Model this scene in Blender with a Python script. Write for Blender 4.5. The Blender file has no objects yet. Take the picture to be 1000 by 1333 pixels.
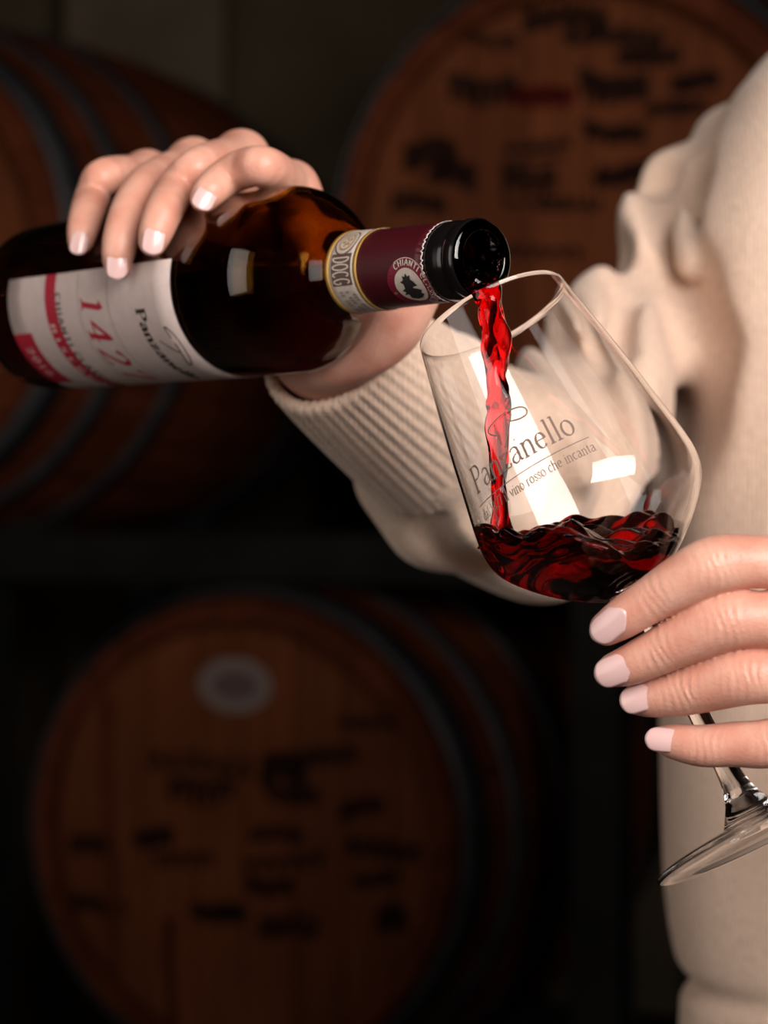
import bpy, bmesh, math, random
import numpy as np
from mathutils import Vector, Matrix

random.seed(7)
rng = np.random.default_rng(11)
SC = bpy.context.scene
COL = SC.collection

# ------------------------------------------------------------------ camera
CAM_H = 1.10
F_PX = 85.0 / 36.0 * 1333.0            # focal length in pixels of the 1000x1333 frame
cam_d = bpy.data.cameras.new('camera')
cam_d.sensor_fit = 'VERTICAL'
cam_d.sensor_height = 36.0
cam_d.lens = 85.0
cam_d.clip_start = 0.02
cam_d.dof.use_dof = True
cam_d.dof.focus_distance = 0.876
cam_d.dof.aperture_fstop = 8.5
cam = bpy.data.objects.new('camera', cam_d)
COL.objects.link(cam)
cam.location = (0, 0, CAM_H)
cam.rotation_euler = (math.pi / 2, 0, 0)
SC.camera = cam

# ------------------------------------------------------------------ light
SC.view_settings.view_transform = 'Standard'
SC.view_settings.look = 'None'
SC.view_settings.gamma = 1.0
SC.view_settings.use_curve_mapping = False
SC.view_settings.exposure = 0.0

world = bpy.data.worlds.new('world')
SC.world = world
world.use_nodes = True
bg = world.node_tree.nodes['Background']
bg.inputs[0].default_value = (0.9, 0.62, 0.45, 1)
bg.inputs[1].default_value = 0.012


def area(name, loc, target, sx, sy, power, color, spread=180.0):
    l = bpy.data.lights.new(name, 'AREA')
    l.shape = 'RECTANGLE'
    l.size = sx
    l.size_y = sy
    l.energy = power
    l.color = color
    l.spread = math.radians(spread)
    o = bpy.data.objects.new(name, l)
    COL.objects.link(o)
    o.location = loc
    d = Vector(target) - Vector(loc)
    o.rotation_euler = d.to_track_quat('-Z', 'Y').to_euler()
    return o


# the two studio softboxes whose rectangles are mirrored in the glass bowl and in the bottle
area('key_softbox_offscreen', (0.57, -0.18, 1.65), (0.03, 1.0, 1.36), 1.05, 0.80, 10.0, (1.0, 0.92, 0.87), 84.0)
area('side_softbox_offscreen', (-1.30, 0.30, 1.36), (0.00, 1.05, 1.22), 1.1, 1.2, 3.6, (1.0, 0.91, 0.84), 110.0)


# ------------------------------------------------------------------ helpers
def P(px, py, d):
    """pixel of the frame + distance along the view axis -> world point"""
    return np.array([(px - 500.0) * d / F_PX, d, CAM_H + (666.5 - py) * d / F_PX])


CAMP = np.array([0.0, 0.0, CAM_H])


def ray(px, py):
    v = np.array([(px - 500.0) / F_PX, 1.0, (666.5 - py) / F_PX])
    return v / np.linalg.norm(v)


def unit(v):
    v = np.asarray(v, float)
    return v / np.linalg.norm(v)


def mesh_obj(name, verts, faces, mat=None, parent=None, smooth=True):
    me = bpy.data.meshes.new(name)
    me.from_pydata([tuple(map(float, v)) for v in verts], [], [tuple(f) for f in faces])
    me.update()
    return link_mesh(name, me, mat, parent, smooth)


def link_mesh(name, me, mat=None, parent=None, smooth=True):
    if mat is not None and len(me.materials) == 0:
        me.materials.append(mat)
    if smooth:
        me.polygons.foreach_set('use_smooth', np.ones(len(me.polygons), dtype=bool))
    o = bpy.data.objects.new(name, me)
    COL.objects.link(o)
    if parent is not None:
        o.parent = parent
        o.matrix_parent_inverse = Matrix.Identity(4)
    return o


def empty(name, loc=(0, 0, 0), rz=0.0, parent=None):
    o = bpy.data.objects.new(name, None)
    COL.objects.link(o)
    o.location = loc
    o.rotation_euler = (0, 0, rz)
    o.empty_display_size = 0.05
    if parent is not None:
        o.parent = parent
    return o


def tag(o, label, cat=None, group=None, kind=None):
    if label:
        o['label'] = label
    if cat:
        o['category'] = cat
    if group:
        o['group'] = group
    if kind:
        o['kind'] = kind
    return o


def box_mesh(name, sx, sy, sz, bevel=0.0):
    bm = bmesh.new()
    bmesh.ops.create_cube(bm, size=1.0)
    for v in bm.verts:
        v.co.x *= sx
        v.co.y *= sy
        v.co.z *= sz
    if bevel > 0:
        bmesh.ops.bevel(bm, geom=list(bm.edges), offset=bevel, segments=2, affect='EDGES', profile=0.6)
    me = bpy.data.meshes.new(name)
    bm.to_mesh(me)
    bm.free()
    return me


# ---------------------------------------------------------------- materials
def new_mat(name):
    m = bpy.data.materials.new(name)
    m.use_nodes = True
    nt = m.node_tree
    return m, nt, nt.nodes['Principled BSDF']


def plain(name, col, rough=0.6, spec=0.5, metallic=0.0, noise=0.0, nscale=60.0, bump=0.0, bscale=300.0):
    m, nt, b = new_mat(name)
    b.inputs['Base Color'].default_value = (*col, 1)
    b.inputs['Roughness'].default_value = rough
    b.inputs['Specular IOR Level'].default_value = spec
    b.inputs['Metallic'].default_value = metallic
    tc = nt.nodes.new('ShaderNodeTexCoord')
    if noise > 0:
        n = nt.nodes.new('ShaderNodeTexNoise')
        n.inputs['Scale'].default_value = nscale
        n.inputs['Detail'].default_value = 4
        nt.links.new(tc.outputs['Object'], n.inputs['Vector'])
        r = nt.nodes.new('ShaderNodeValToRGB')
        r.color_ramp.elements[0].position = 0.3
        r.color_ramp.elements[1].position = 0.7
        r.color_ramp.elements[0].color = (*[c * (1 - noise) for c in col], 1)
        r.color_ramp.elements[1].color = (*[min(1, c * (1 + noise)) for c in col], 1)
        nt.links.new(n.outputs['Fac'], r.inputs['Fac'])
        nt.links.new(r.outputs['Color'], b.inputs['Base Color'])
    if bump > 0:
        n2 = nt.nodes.new('ShaderNodeTexNoise')
        n2.inputs['Scale'].default_value = bscale
        n2.inputs['Detail'].default_value = 3
        nt.links.new(tc.outputs['Object'], n2.inputs['Vector'])
        bp = nt.nodes.new('ShaderNodeBump')
        bp.inputs['Strength'].default_value = bump
        bp.inputs['Distance'].default_value = 0.001
        nt.links.new(n2.outputs['Fac'], bp.inputs['Height'])
        nt.links.new(bp.outputs['Normal'], b.inputs['Normal'])
    return m


def wood(name, dark, light, scale=(14, 1.2, 14), rough=0.55, stain=0.0):
    """grain runs along local Y (staves) unless the scale says otherwise"""
    m, nt, b = new_mat(name)
    tc = nt.nodes.new('ShaderNodeTexCoord')
    mp = nt.nodes.new('ShaderNodeMapping')
    mp.inputs['Scale'].default_value = scale
    n = nt.nodes.new('ShaderNodeTexNoise')
    n.inputs['Scale'].default_value = 3.0
    n.inputs['Detail'].default_value = 6
    n.inputs['Roughness'].default_value = 0.65
    oi = nt.nodes.new('ShaderNodeObjectInfo')
    add = nt.nodes.new('ShaderNodeVectorMath')
    nt.links.new(tc.outputs['Object'], mp.inputs['Vector'])
    nt.links.new(mp.outputs['Vector'], add.inputs[0])
    sc = nt.nodes.new('ShaderNodeVectorMath')
    sc.operation = 'SCALE'
    sc.inputs[0].default_value = (31, 17, 23)
    nt.links.new(oi.outputs['Random'], sc.inputs['Scale'])
    nt.links.new(sc.outputs[0], add.inputs[1])
    nt.links.new(add.outputs[0], n.inputs['Vector'])
    r = nt.nodes.new('ShaderNodeValToRGB')
    r.color_ramp.elements[0].position = 0.32
    r.color_ramp.elements[1].position = 0.72
    r.color_ramp.elements[0].color = (*dark, 1)
    r.color_ramp.elements[1].color = (*light, 1)
    nt.links.new(n.outputs['Fac'], r.inputs['Fac'])
    hs = nt.nodes.new('ShaderNodeHueSaturation')
    mr = nt.nodes.new('ShaderNodeMapRange')
    mr.inputs['To Min'].default_value = 0.82
    mr.inputs['To Max'].default_value = 1.15
    nt.links.new(oi.outputs['Random'], mr.inputs['Value'])
    nt.links.new(mr.outputs['Result'], hs.inputs['Value'])
    nt.links.new(r.outputs['Color'], hs.inputs['Color'])
    out = hs.outputs['Color']
    if stain > 0:
        n3 = nt.nodes.new('ShaderNodeTexNoise')
        n3.inputs['Scale'].default_value = 7.0
        n3.inputs['Detail'].default_value = 2
        nt.links.new(tc.outputs['Object'], n3.inputs['Vector'])
        r3 = nt.nodes.new('ShaderNodeValToRGB')
        r3.color_ramp.elements[0].position = 0.40
        r3.color_ramp.elements[1].position = 0.62
        r3.color_ramp.elements[0].color = (1 - stain, 1 - stain, 1 - stain, 1)
        r3.color_ramp.elements[1].color = (1, 1, 1, 1)
        nt.links.new(n3.outputs['Fac'], r3.inputs['Fac'])
        mx = nt.nodes.new('ShaderNodeMix')
        mx.data_type = 'RGBA'
        mx.blend_type = 'MULTIPLY'
        mx.inputs[0].default_value = 1.0
        nt.links.new(out, mx.inputs[6])
        nt.links.new(r3.outputs['Color'], mx.inputs[7])
        out = mx.outputs[2]
    nt.links.new(out, b.inputs['Base Color'])
    b.inputs['Roughness'].default_value = 0.75
    b.inputs['Specular IOR Level'].default_value = 0.08
    bp = nt.nodes.new('ShaderNodeBump')
    bp.inputs['Strength'].default_value = 0.25
    bp.inputs['Distance'].default_value = 0.002
    nt.links.new(n.outputs['Fac'], bp.inputs['Height'])
    nt.links.new(bp.outputs['Normal'], b.inputs['Normal'])
    return m


def glass_mat(name, col=(1, 1, 1), rough=0.0, ior=1.5):
    m = bpy.data.materials.new(name)
    m.use_nodes = True
    nt = m.node_tree
    nt.nodes.remove(nt.nodes['Principled BSDF'])
    g = nt.nodes.new('ShaderNodeBsdfGlass')
    g.inputs['Color'].default_value = (*col, 1)
    g.inputs['Roughness'].default_value = rough
    g.inputs['IOR'].default_value = ior
    nt.links.new(g.outputs[0], nt.nodes['Material Output'].inputs['Surface'])
    return m


def wine_mat(name, density, ior=1.34):
    m = glass_mat(name, (1, 1, 1), 0.0, ior)
    nt = m.node_tree
    v = nt.nodes.new('ShaderNodeVolumeAbsorption')
    v.inputs['Color'].default_value = (0.962, 0.0, 0.05, 1)
    v.inputs['Density'].default_value = density
    nt.links.new(v.outputs[0], nt.nodes['Material Output'].inputs['Volume'])
    return m


def knit_mat(name, col):
    m, nt, b = new_mat(name)
    tc = nt.nodes.new('ShaderNodeTexCoord')
    n = nt.nodes.new('ShaderNodeTexNoise')
    n.inputs['Scale'].default_value = 420
    n.inputs['Detail'].default_value = 3
    mp = nt.nodes.new('ShaderNodeMapping')
    mp.inputs['Scale'].default_value = (1.0, 1.0, 0.55)
    nt.links.new(tc.outputs['Object'], mp.inputs['Vector'])
    nt.links.new(mp.outputs['Vector'], n.inputs['Vector'])
    w = nt.nodes.new('ShaderNodeTexWave')
    w.inputs['Scale'].default_value = 150
    w.inputs['Distortion'].default_value = 3.0
    w.inputs['Detail'].default_value = 2
    nt.links.new(tc.outputs['Object'], w.inputs['Vector'])
    mth = nt.nodes.new('ShaderNodeMath')
    mth.operation = 'ADD'
    nt.links.new(n.outputs['Fac'], mth.inputs[0])
    ms = nt.nodes.new('ShaderNodeMath')
    ms.operation = 'MULTIPLY'
    ms.inputs[1].default_value = 0.25
    nt.links.new(w.outputs['Fac'], ms.inputs[0])
    nt.links.new(ms.outputs[0], mth.inputs[1])
    r = nt.nodes.new('ShaderNodeValToRGB')
    r.color_ramp.elements[0].position = 0.35
    r.color_ramp.elements[1].position = 0.85
    r.color_ramp.elements[0].color = (*[c * 0.84 for c in col], 1)
    r.color_ramp.elements[1].color = (*[min(1, c * 1.10) for c in col], 1)
    nt.links.new(mth.outputs[0], r.inputs['Fac'])
    nt.links.new(r.outputs['Color'], b.inputs['Base Color'])
    b.inputs['Roughness'].default_value = 0.95
    b.inputs['Specular IOR Level'].default_value = 0.1
    b.inputs['Sheen Weight'].default_value = 0.25
    b.inputs['Sheen Roughness'].default_value = 0.5
    bp = nt.nodes.new('ShaderNodeBump')
    bp.inputs['Strength'].default_value = 0.55
    bp.inputs['Distance'].default_value = 0.0012
    nt.links.new(mth.outputs[0], bp.inputs['Height'])
    nt.links.new(bp.outputs['Normal'], b.inputs['Normal'])
    return m


def skin_mat(name):
    m, nt, b = new_mat(name)
    tc = nt.nodes.new('ShaderNodeTexCoord')
    n = nt.nodes.new('ShaderNodeTexNoise')
    n.inputs['Scale'].default_value = 70
    n.inputs['Detail'].default_value = 4
    nt.links.new(tc.outputs['Object'], n.inputs['Vector'])
    r = nt.nodes.new('ShaderNodeValToRGB')
    r.color_ramp.elements[0].position = 0.3
    r.color_ramp.elements[1].position = 0.75
    r.color_ramp.elements[0].color = (0.60, 0.26, 0.185, 1)
    r.color_ramp.elements[1].color = (0.73, 0.41, 0.31, 1)
    nt.links.new(n.outputs['Fac'], r.inputs['Fac'])
    nt.links.new(r.outputs['Color'], b.inputs['Base Color'])
    b.inputs['Roughness'].default_value = 0.42
    b.inputs['Specular IOR Level'].default_value = 0.4
    b.inputs['Subsurface Weight'].default_value = 0.12
    b.inputs['Subsurface Radius'].default_value = (1.0, 0.35, 0.2)
    b.inputs['Subsurface Scale'].default_value = 0.004
    n2 = nt.nodes.new('ShaderNodeTexNoise')
    n2.inputs['Scale'].default_value = 900
    n2.inputs['Detail'].default_value = 2
    nt.links.new(tc.outputs['Object'], n2.inputs['Vector'])
    bp = nt.nodes.new('ShaderNodeBump')
    bp.inputs['Strength'].default_value = 0.35
    bp.inputs['Distance'].default_value = 0.0005
    nt.links.new(n2.outputs['Fac'], bp.inputs['Height'])
    nt.links.new(bp.outputs['Normal'], b.inputs['Normal'])
    return m


M_GLASS = glass_mat('clear_glass', (1, 1, 1), 0.0, 1.46)
M_BOTTLE, _nt, _b = new_mat('brown_bottle_glass')
_b.inputs['Base Color'].default_value = (0.40, 0.19, 0.022, 1)
_b.inputs['Roughness'].default_value = 0.0
_b.inputs['IOR'].default_value = 1.5
_b.inputs['Transmission Weight'].default_value = 1.0
M_WINE = wine_mat('red_wine', 900)
M_WINE_DARK = wine_mat('red_wine_in_bottle', 430)
M_PAPER = plain('label_paper', (0.52, 0.415, 0.385), 0.55, 0.3, noise=0.05, nscale=200, bump=0.1, bscale=900)
M_RED = plain('label_red', (0.36, 0.012, 0.03), 0.5)
M_BLACKINK = plain('label_black_ink', (0.02, 0.015, 0.015), 0.5)
M_GREYINK = plain('label_grey_ink', (0.30, 0.23, 0.22), 0.6)
M_PALEINK = plain('label_pale_ink', (0.66, 0.40, 0.38), 0.6)
M_FOIL = plain('burgundy_foil', (0.055, 0.003, 0.007), 0.42, 0.4, noise=0.1, nscale=40)
M_FOIL2 = plain('burgundy_badge_field', (0.17, 0.01, 0.025), 0.45, 0.4)
M_BLACKFOIL = plain('black_lip', (0.006, 0.005, 0.005), 0.16, 0.55)
M_GOLD = plain('gold_edge', (0.50, 0.28, 0.07), 0.4, 0.5, metallic=0.35)
M_CREAM = plain('band_cream', (0.55, 0.47, 0.40), 0.6, noise=0.08, nscale=700)
M_BAND = plain('band_brown', (0.10, 0.055, 0.04), 0.6)
M_ETCH = plain('etched_print', (0.20, 0.14, 0.12), 0.8, 0.2)
M_WHITE = plain('torn_foil_edge', (0.7, 0.62, 0.6), 0.5)
M_SKIN = skin_mat('skin')
M_NAIL = plain('nail_varnish', (0.70, 0.46, 0.44), 0.2, 0.55)
M_KNIT = knit_mat('beige_knit', (0.73, 0.535, 0.415))
M_TROUSER = plain('dark_trouser_cloth', (0.03, 0.028, 0.03), 0.9)
M_SHOE = plain('black_leather', (0.02, 0.02, 0.02), 0.4)
M_HAIR = plain('brown_hair', (0.06, 0.03, 0.015), 0.5, noise=0.3, nscale=80)
M_STAVE = wood('oak_stave', (0.075, 0.016, 0.006), (0.130, 0.032, 0.012), (14, 1.5, 14), 0.6)
M_HEAD = wood('oak_head', (0.135, 0.036, 0.0125), (0.20, 0.060, 0.022), (16, 16, 1.4), 0.6, stain=0.16)
M_CHIME = wood('oak_chime', (0.20, 0.055, 0.02), (0.30, 0.095, 0.04), (14, 1.5, 14), 0.6)
M_HOOP = plain('galvanised_hoop', (0.05, 0.05, 0.052), 0.5, 0.5, metallic=0.4, noise=0.3, nscale=25)
M_MARK = plain('marker_ink', (0.030, 0.011, 0.007), 0.8, 0.1)
M_MARKRED = plain('red_marker_ink', (0.11, 0.012, 0.008), 0.8, 0.1)
M_STICKER = plain('sticker_white', (0.22, 0.16, 0.14), 0.6)
M_STICKER2 = plain('sticker_mauve', (0.12, 0.07, 0.07), 0.6)
M_RACK = plain('rack_steel', (0.012, 0.011, 0.010), 0.7, 0.1, metallic=0.0, noise=0.3, nscale=12)
M_WALL = plain('cellar_plaster', (0.11, 0.08, 0.048), 0.9, 0.1, noise=0.35, nscale=3, bump=0.4, bscale=30)
M_PILLAR = plain('stone_pillar', (0.17, 0.13, 0.085), 0.9, 0.1, noise=0.25, nscale=5, bump=0.4, bscale=40)
M_FLOOR = plain('cellar_floor', (0.12, 0.09, 0.07), 0.8, 0.2, noise=0.3, nscale=4, bump=0.3, bscale=30)

# ------------------------------------------------------------------ setting
def slab(name, x0, x1, y0, y1, z0, z1, mat):
    me = box_mesh(name, x1 - x0, y1 - y0, z1 - z0)
    o = link_mesh(name, me, mat, smooth=False)
    o.location = ((x0 + x1) / 2, (y0 + y1) / 2, (z0 + z1) / 2)
    tag(o, None, kind='structure')
    return o


slab('floor', -3.2, 3.2, -1.6, 5.0, -0.1, 0.0, M_FLOOR)
slab('ceiling', -3.2, 3.2, -1.6, 5.0, 2.9, 3.0, M_WALL)
slab('wall_back', -3.2, 3.2, 4.9, 5.0, 0.0, 2.9, M_WALL)
slab('wall_left', -3.3, -3.2, -1.6, 5.0, 0.0, 2.9, M_WALL)
slab('wall_right', 3.2, 3.3, -1.6, 5.0, 0.0, 2.9, M_WALL)
slab('trim_1', -0.31, -0.14, 4.62, 4.9, 0.0, 1.26, M_PILLAR)
slab('trim_2', 0.46, 0.56, 4.62, 4.9, 0.0, 0.80, M_PILLAR)
slab('trim_3', -0.62, -0.31, 4.70, 4.9, 0.0, 2.9, M_PILLAR)

# ------------------------------------------------------------------ barrels
B_LEN, B_BILGE, B_CHIME = 0.92, 0.345, 0.288
B_YAW = math.radians(-23.0)
AX = np.array([-math.sin(B_YAW), math.cos(B_YAW), 0.0])      # barrel axis, pointing away
ROW = np.array([math.cos(B_YAW), math.sin(B_YAW), 0.0])      # along the row, to the right


def b_rad(y):
    return B_BILGE - (B_BILGE - B_CHIME) * ((y - B_LEN / 2) / (B_LEN / 2)) ** 2


N_STAVE = 26


def stave_mesh():
    th = 0.026
    ys = np.linspace(0, B_LEN, 13)
    na = 5
    half = math.pi / N_STAVE * 0.985
    vs, fs = [], []
    for y in ys:
        ro = b_rad(y)
        if y < 0.012 or y > B_LEN - 0.012:
            ro -= 0.006
        for k in range(na):
            a = -half + 2 * half * k / (na - 1)
            e = 0.0022 if k in (0, na - 1) else 0
            vs.append(((ro - e) * math.sin(a), y, (ro - e) * math.cos(a)))
        for k in range(na):
            a = half - 2 * half * k / (na - 1)
            vs.append(((ro - th) * math.sin(a), y, (ro - th) * math.cos(a)))
    n = 2 * na
    for i in range(len(ys) - 1):
        for k in range(n):
            fs.append((i * n + k, i * n + (k + 1) % n, (i + 1) * n + (k + 1) % n, (i + 1) * n + k))
    fs.append(tuple(range(n - 1, -1, -1)))
    L = (len(ys) - 1) * n
    fs.append(tuple(L + k for k in range(n)))
    me = bpy.data.meshes.new('stave')
    me.from_pydata(vs, [], fs)
    me.update()
    me.materials.append(M_STAVE)
    return me


def head_board_meshes():
    """eight upright boards clipped to the head circle"""
    R, th, n, out = 0.2645, 0.02, 8, []
    edges = np.linspace(-R, R, n + 1)
    for i in range(n):
        x0, x1 = edges[i] + 0.0008, edges[i + 1] - 0.0008
        xs = np.linspace(x0, x1, 7)
        top = [(x, math.sqrt(max(R * R - x * x, 1e-6))) for x in xs]
        poly = [(x, z) for x, z in top] + [(x, -z) for x, z in reversed(top)]
        vs = [(x, 0.0, z) for x, z in poly] + [(x, th, z) for x, z in poly]
        m = len(poly)
        c = np.mean(poly, axis=0)
        # a slightly eased front face so the joints read
        vs += [(x + (c[0] - x) * 0.04, -0.0012, z * 0.995) for x, z in poly]
        fs = [tuple(2 * m + k for k in range(m))]
        for k in range(m):
            k2 = (k + 1) % m
            fs.append((k, k2, 2 * m + k2, 2 * m + k))
            fs.append((k, m + k, m + k2, k2))
        fs.append(tuple(m + k for k in range(m - 1, -1, -1)))
        me = bpy.data.meshes.new('head_board')
        me.from_pydata(vs, [], fs)
        me.update()
        bm = bmesh.new()
        bm.from_mesh(me)
        bmesh.ops.recalc_face_normals(bm, faces=bm.faces)
        bm.to_mesh(me)
        bm.free()
        me.materials.append(M_HEAD)
        out.append(me)
    return out


def hoop_mesh(y0, y1):
    vs, fs, n = [], [], 96
    prof = [(y0, b_rad(y0) + 0.0005), (y0, b_rad(y0) + 0.004), (y1, b_rad(y1) + 0.004), (y1, b_rad(y1) + 0.0005)]
    for i in range(n):
        a = 2 * math.pi * i / n
        for y, r in prof:
            vs.append((r * math.sin(a), y, r * math.cos(a)))
    for i in range(n):
        j = (i + 1) % n
        for k in range(4):
            k2 = (k + 1) % 4
            fs.append((i * 4 + k, i * 4 + k2, j * 4 + k2, j * 4 + k))
    me = bpy.data.meshes.new('hoop')
    me.from_pydata(vs, [], fs)
    me.update()
    me.materials.append(M_HOOP)
    return me


ME_STAVE = stave_mesh()
ME_BOARDS = head_board_meshes()
HOOPS = [(0.012, 0.062), (0.115, 0.148), (0.245, 0.280)]
ME_HOOPS = [hoop_mesh(a, b) for a, b in HOOPS] + [hoop_mesh(B_LEN - b, B_LEN - a) for a, b in HOOPS]


def make_barrel(head_c, label, spin=0.0):
    root = empty('wine_barrel', head_c, B_YAW)
    tag(root, label, 'barrel', 'oak barrels stacked on the cellar rack')
    for i in range(N_STAVE):
        s = link_mesh('stave', ME_STAVE, None, root, smooth=False)
        s.rotation_euler = (0, 2 * math.pi * i / N_STAVE, 0)
    for end in (0, 1):
        for me in ME_BOARDS:
            b = link_mesh('head_board', me, None, root, smooth=False)
            b.location = (0, 0.028 if end == 0 else B_LEN - 0.028, 0)
            b.rotation_euler = (0, spin, 0) if end == 0 else (0, 0, math.pi)
    for me in ME_HOOPS:
        link_mesh('hoop', me, None, root)
    return root


H_RIGHT = P(753, 297, 2.60)
H_LEFT = H_RIGHT - ROW * 0.935
H_LOW = P(306, 1086, 2.93)
Z_UP, Z_LOW = H_RIGHT[2], H_LOW[2]
bar_r = make_barrel(H_RIGHT, 'oak wine barrel behind the shoulder, its lit head covered in dark marker writing', 0.0)
bar_l = make_barrel(H_LEFT, 'oak wine barrel behind the bottle base and fingers, its hooped side showing', 0.03)
bar_b = make_barrel(H_LOW, 'lower oak barrel in shadow with a pale oval sticker on its head', 0.0)


def head_local(head_c, px, py):
    """pixel -> point (x, z) on the head boards of a barrel"""
    n = -AX
    p0 = np.asarray(head_c) + AX * 0.0262
    v = ray(px, py)
    t = np.dot(p0 - CAMP, n) / np.dot(v, n)
    q = CAMP + v * t - p0
    return np.dot(q, ROW), q[2]


def ribbon(polys, width_fn, close_caps=True):
    """flat ribbons in 2-D: returns verts (u, v) and faces"""
    vs, fs = [], []
    for pl in polys:
        pl = np.asarray(pl, float)
        if len(pl) < 2:
            continue
        d = np.gradient(pl, axis=0)
        L = np.linalg.norm(d, axis=1, keepdims=True)
        L[L < 1e-9] = 1e-9
        d = d / L
        nrm = np.stack([-d[:, 1], d[:, 0]], 1)
        base = len(vs)
        for i, p in enumerate(pl):
            w = width_fn(d[i], i / (len(pl) - 1)) * 0.5
            vs.append(tuple(p + nrm[i] * w))
            vs.append(tuple(p - nrm[i] * w))
        for i in range(len(pl) - 1):
            a = base + 2 * i
            fs.append((a, a + 1, a + 3, a + 2))
    return vs, fs


def scribble(barrel, head_c, px, py, w, h, n, thick, mat=None, slope=0.0, seed=0):
    """an illegible line of handwriting about w x h pixels large"""
    r = np.random.default_rng(seed)
    pts = []
    k = max(6, int(n))
    for i in range(k * 6):
        t = i / (k * 6 - 1)
        x = px - w / 2 + w * t + 0.25 * w / k * math.sin(t * k * 6.1)
        amp = h * (0.35 + 0.65 * abs(math.sin(3.7 * t * k + seed)))
        y = py + slope * (t - 0.5) * w + 0.5 * amp * math.sin(t * k * 2 * math.pi + seed) + r.normal(0, h * 0.06)
        pts.append(head_local(head_c, x, y))
    vs, fs = ribbon([pts], lambda d, t: thick)
    o = mesh_obj('handwriting', [(u, 0.0258, v) for u, v in vs], fs, mat or M_MARK, barrel, smooth=False)
    return o


HW_R = [(735, 20, 110, 36, 4, .013), (800, 46, 130, 30, 5, .012), (845, 75, 80, 26, 4, .010), (630, 118, 95, 44, 4, .011),
        (800, 115, 90, 44, 4, .011), (905, 105, 60, 30, 3, .009), (560, 200, 70, 46, 4, .010), (590, 225, 60, 40, 3, .010),
        (700, 190, 90, 16, 4, .007), (690, 235, 70, 44, 4, .008), (800, 175, 80, 30, 4, .010), (810, 228, 70, 34, 4, .010),
        (740, 265, 90, 18, 5, .007), (545, 262, 70, 30, 4, .009), (880, 140, 70, 24, 3, .008), (700, 330, 120, 22, 5, .007),
        (640, 55, 70, 20, 3, .006)]
for i, a in enumerate(HW_R):
    scribble(bar_r, H_RIGHT, *a, seed=i + 1, slope=0.1 * math.sin(i * 2.1))
scribble(bar_r, H_RIGHT, 703, 125, 84, 26, 5, .017, M_MARKRED, seed=50)
for k, (a, b) in enumerate([((655, 212), (735, 204)), ((655, 212), (658, 268)), ((658, 268), (738, 258))]):
    p = [head_local(H_RIGHT, a[0] + (b[0] - a[0]) * t, a[1] + (b[1] - a[1]) * t) for t in np.linspace(0, 1, 6)]
    vs, fs = ribbon([p], lambda d, t: .006)
    mesh_obj('drawn_frame', [(u, 0.0258, v) for u, v in vs], fs, M_MARK, bar_r, smooth=False)
HW_B = [(260, 990, 140, 34, 6, .009), (370, 1000, 60, 50, 3, .010), (420, 985, 90, 34, 4, .009), (260, 1030, 90, 40, 4, .010),
        (380, 1035, 70, 30, 4, .009), (490, 940, 100, 22, 5, .007), (470, 1050, 60, 30, 4, .008), (360, 1085, 70, 22, 4, .008),
        (500, 1105, 100, 34, 4, .009), (240, 1120, 80, 22, 4, .007), (370, 1125, 110, 26, 5, .008), (285, 1188, 70, 30, 3, .013),
        (375, 1205, 80, 40, 4, .009), (510, 1195, 36, 44, 2, .009), (120, 1100, 60, 34, 4, .008), (130, 1180, 70, 30, 4, .008),
        (350, 1155, 60, 30, 3, .009), (490, 1145, 60, 20, 3, .008), (200, 1090, 50, 34, 3, .008)]
for i, a in enumerate(HW_B):
    scribble(bar_b, H_LOW, *a, seed=i + 70, slope=0.12 * math.sin(i * 1.7 + 1))
# vertical stains of spilt wine on the lower head (their own shape, running down the grain)
for k, pl in enumerate([[(140, 905), (138, 1000), (148, 1100), (150, 1300)], [(222, 1195), (218, 1240), (226, 1330), (228, 1370)]]):
    p = [head_local(H_LOW, x, y) for x, y in pl]
    vs, fs = ribbon([p], lambda d, t: .022 - 0.008 * t)
    mesh_obj('wine_stain', [(u, 0.0257, v) for u, v in vs], fs, M_STAVE, bar_b, smooth=False)
# oval sticker
su, sv = head_local(H_LOW, 306, 892)


def oval(name, cu, cv, ru, rv, y, mat, parent, hole=0.0):
    n = 40
    vs, fs = [], []
    for i in range(n):
        a = 2 * math.pi * i / n
        vs.append((cu + ru * math.cos(a), y, cv + rv * math.sin(a)))
        vs.append((cu + ru * hole * math.cos(a), y, cv + rv * hole * math.sin(a)))
    for i in range(n):
        j = (i + 1) % n
        fs.append((2 * i, 2 * j, 2 * j + 1, 2 * i + 1))
    return mesh_obj(name, vs, fs, mat, parent, smooth=False)


st = oval('sticker', su, sv, 0.050, 0.034, 0.0256, M_STICKER, bar_b, 0.0)
oval('sticker_print', su, sv, 0.031, 0.018, 0.0253, M_STICKER2, st, 0.0)

# ------------------------------------------------------------------ the rack
rack = empty('barrel_rack', (H_RIGHT[0], H_RIGHT[1], 0.0), B_YAW)
tag(rack, 'dark steel rack carrying the oak barrels', 'rack')
low_s = float(np.dot(H_LOW - H_RIGHT, ROW))
low_y = float(np.dot(H_LOW - H_RIGHT, AX))


def bar_part(name, cx, cy, cz, sx, sy, sz):
    o = link_mesh(name, box_mesh(name, sx, sy, sz, 0.004), M_RACK, rack, smooth=False)
    o.location = (cx, cy, cz)
    return o


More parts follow.
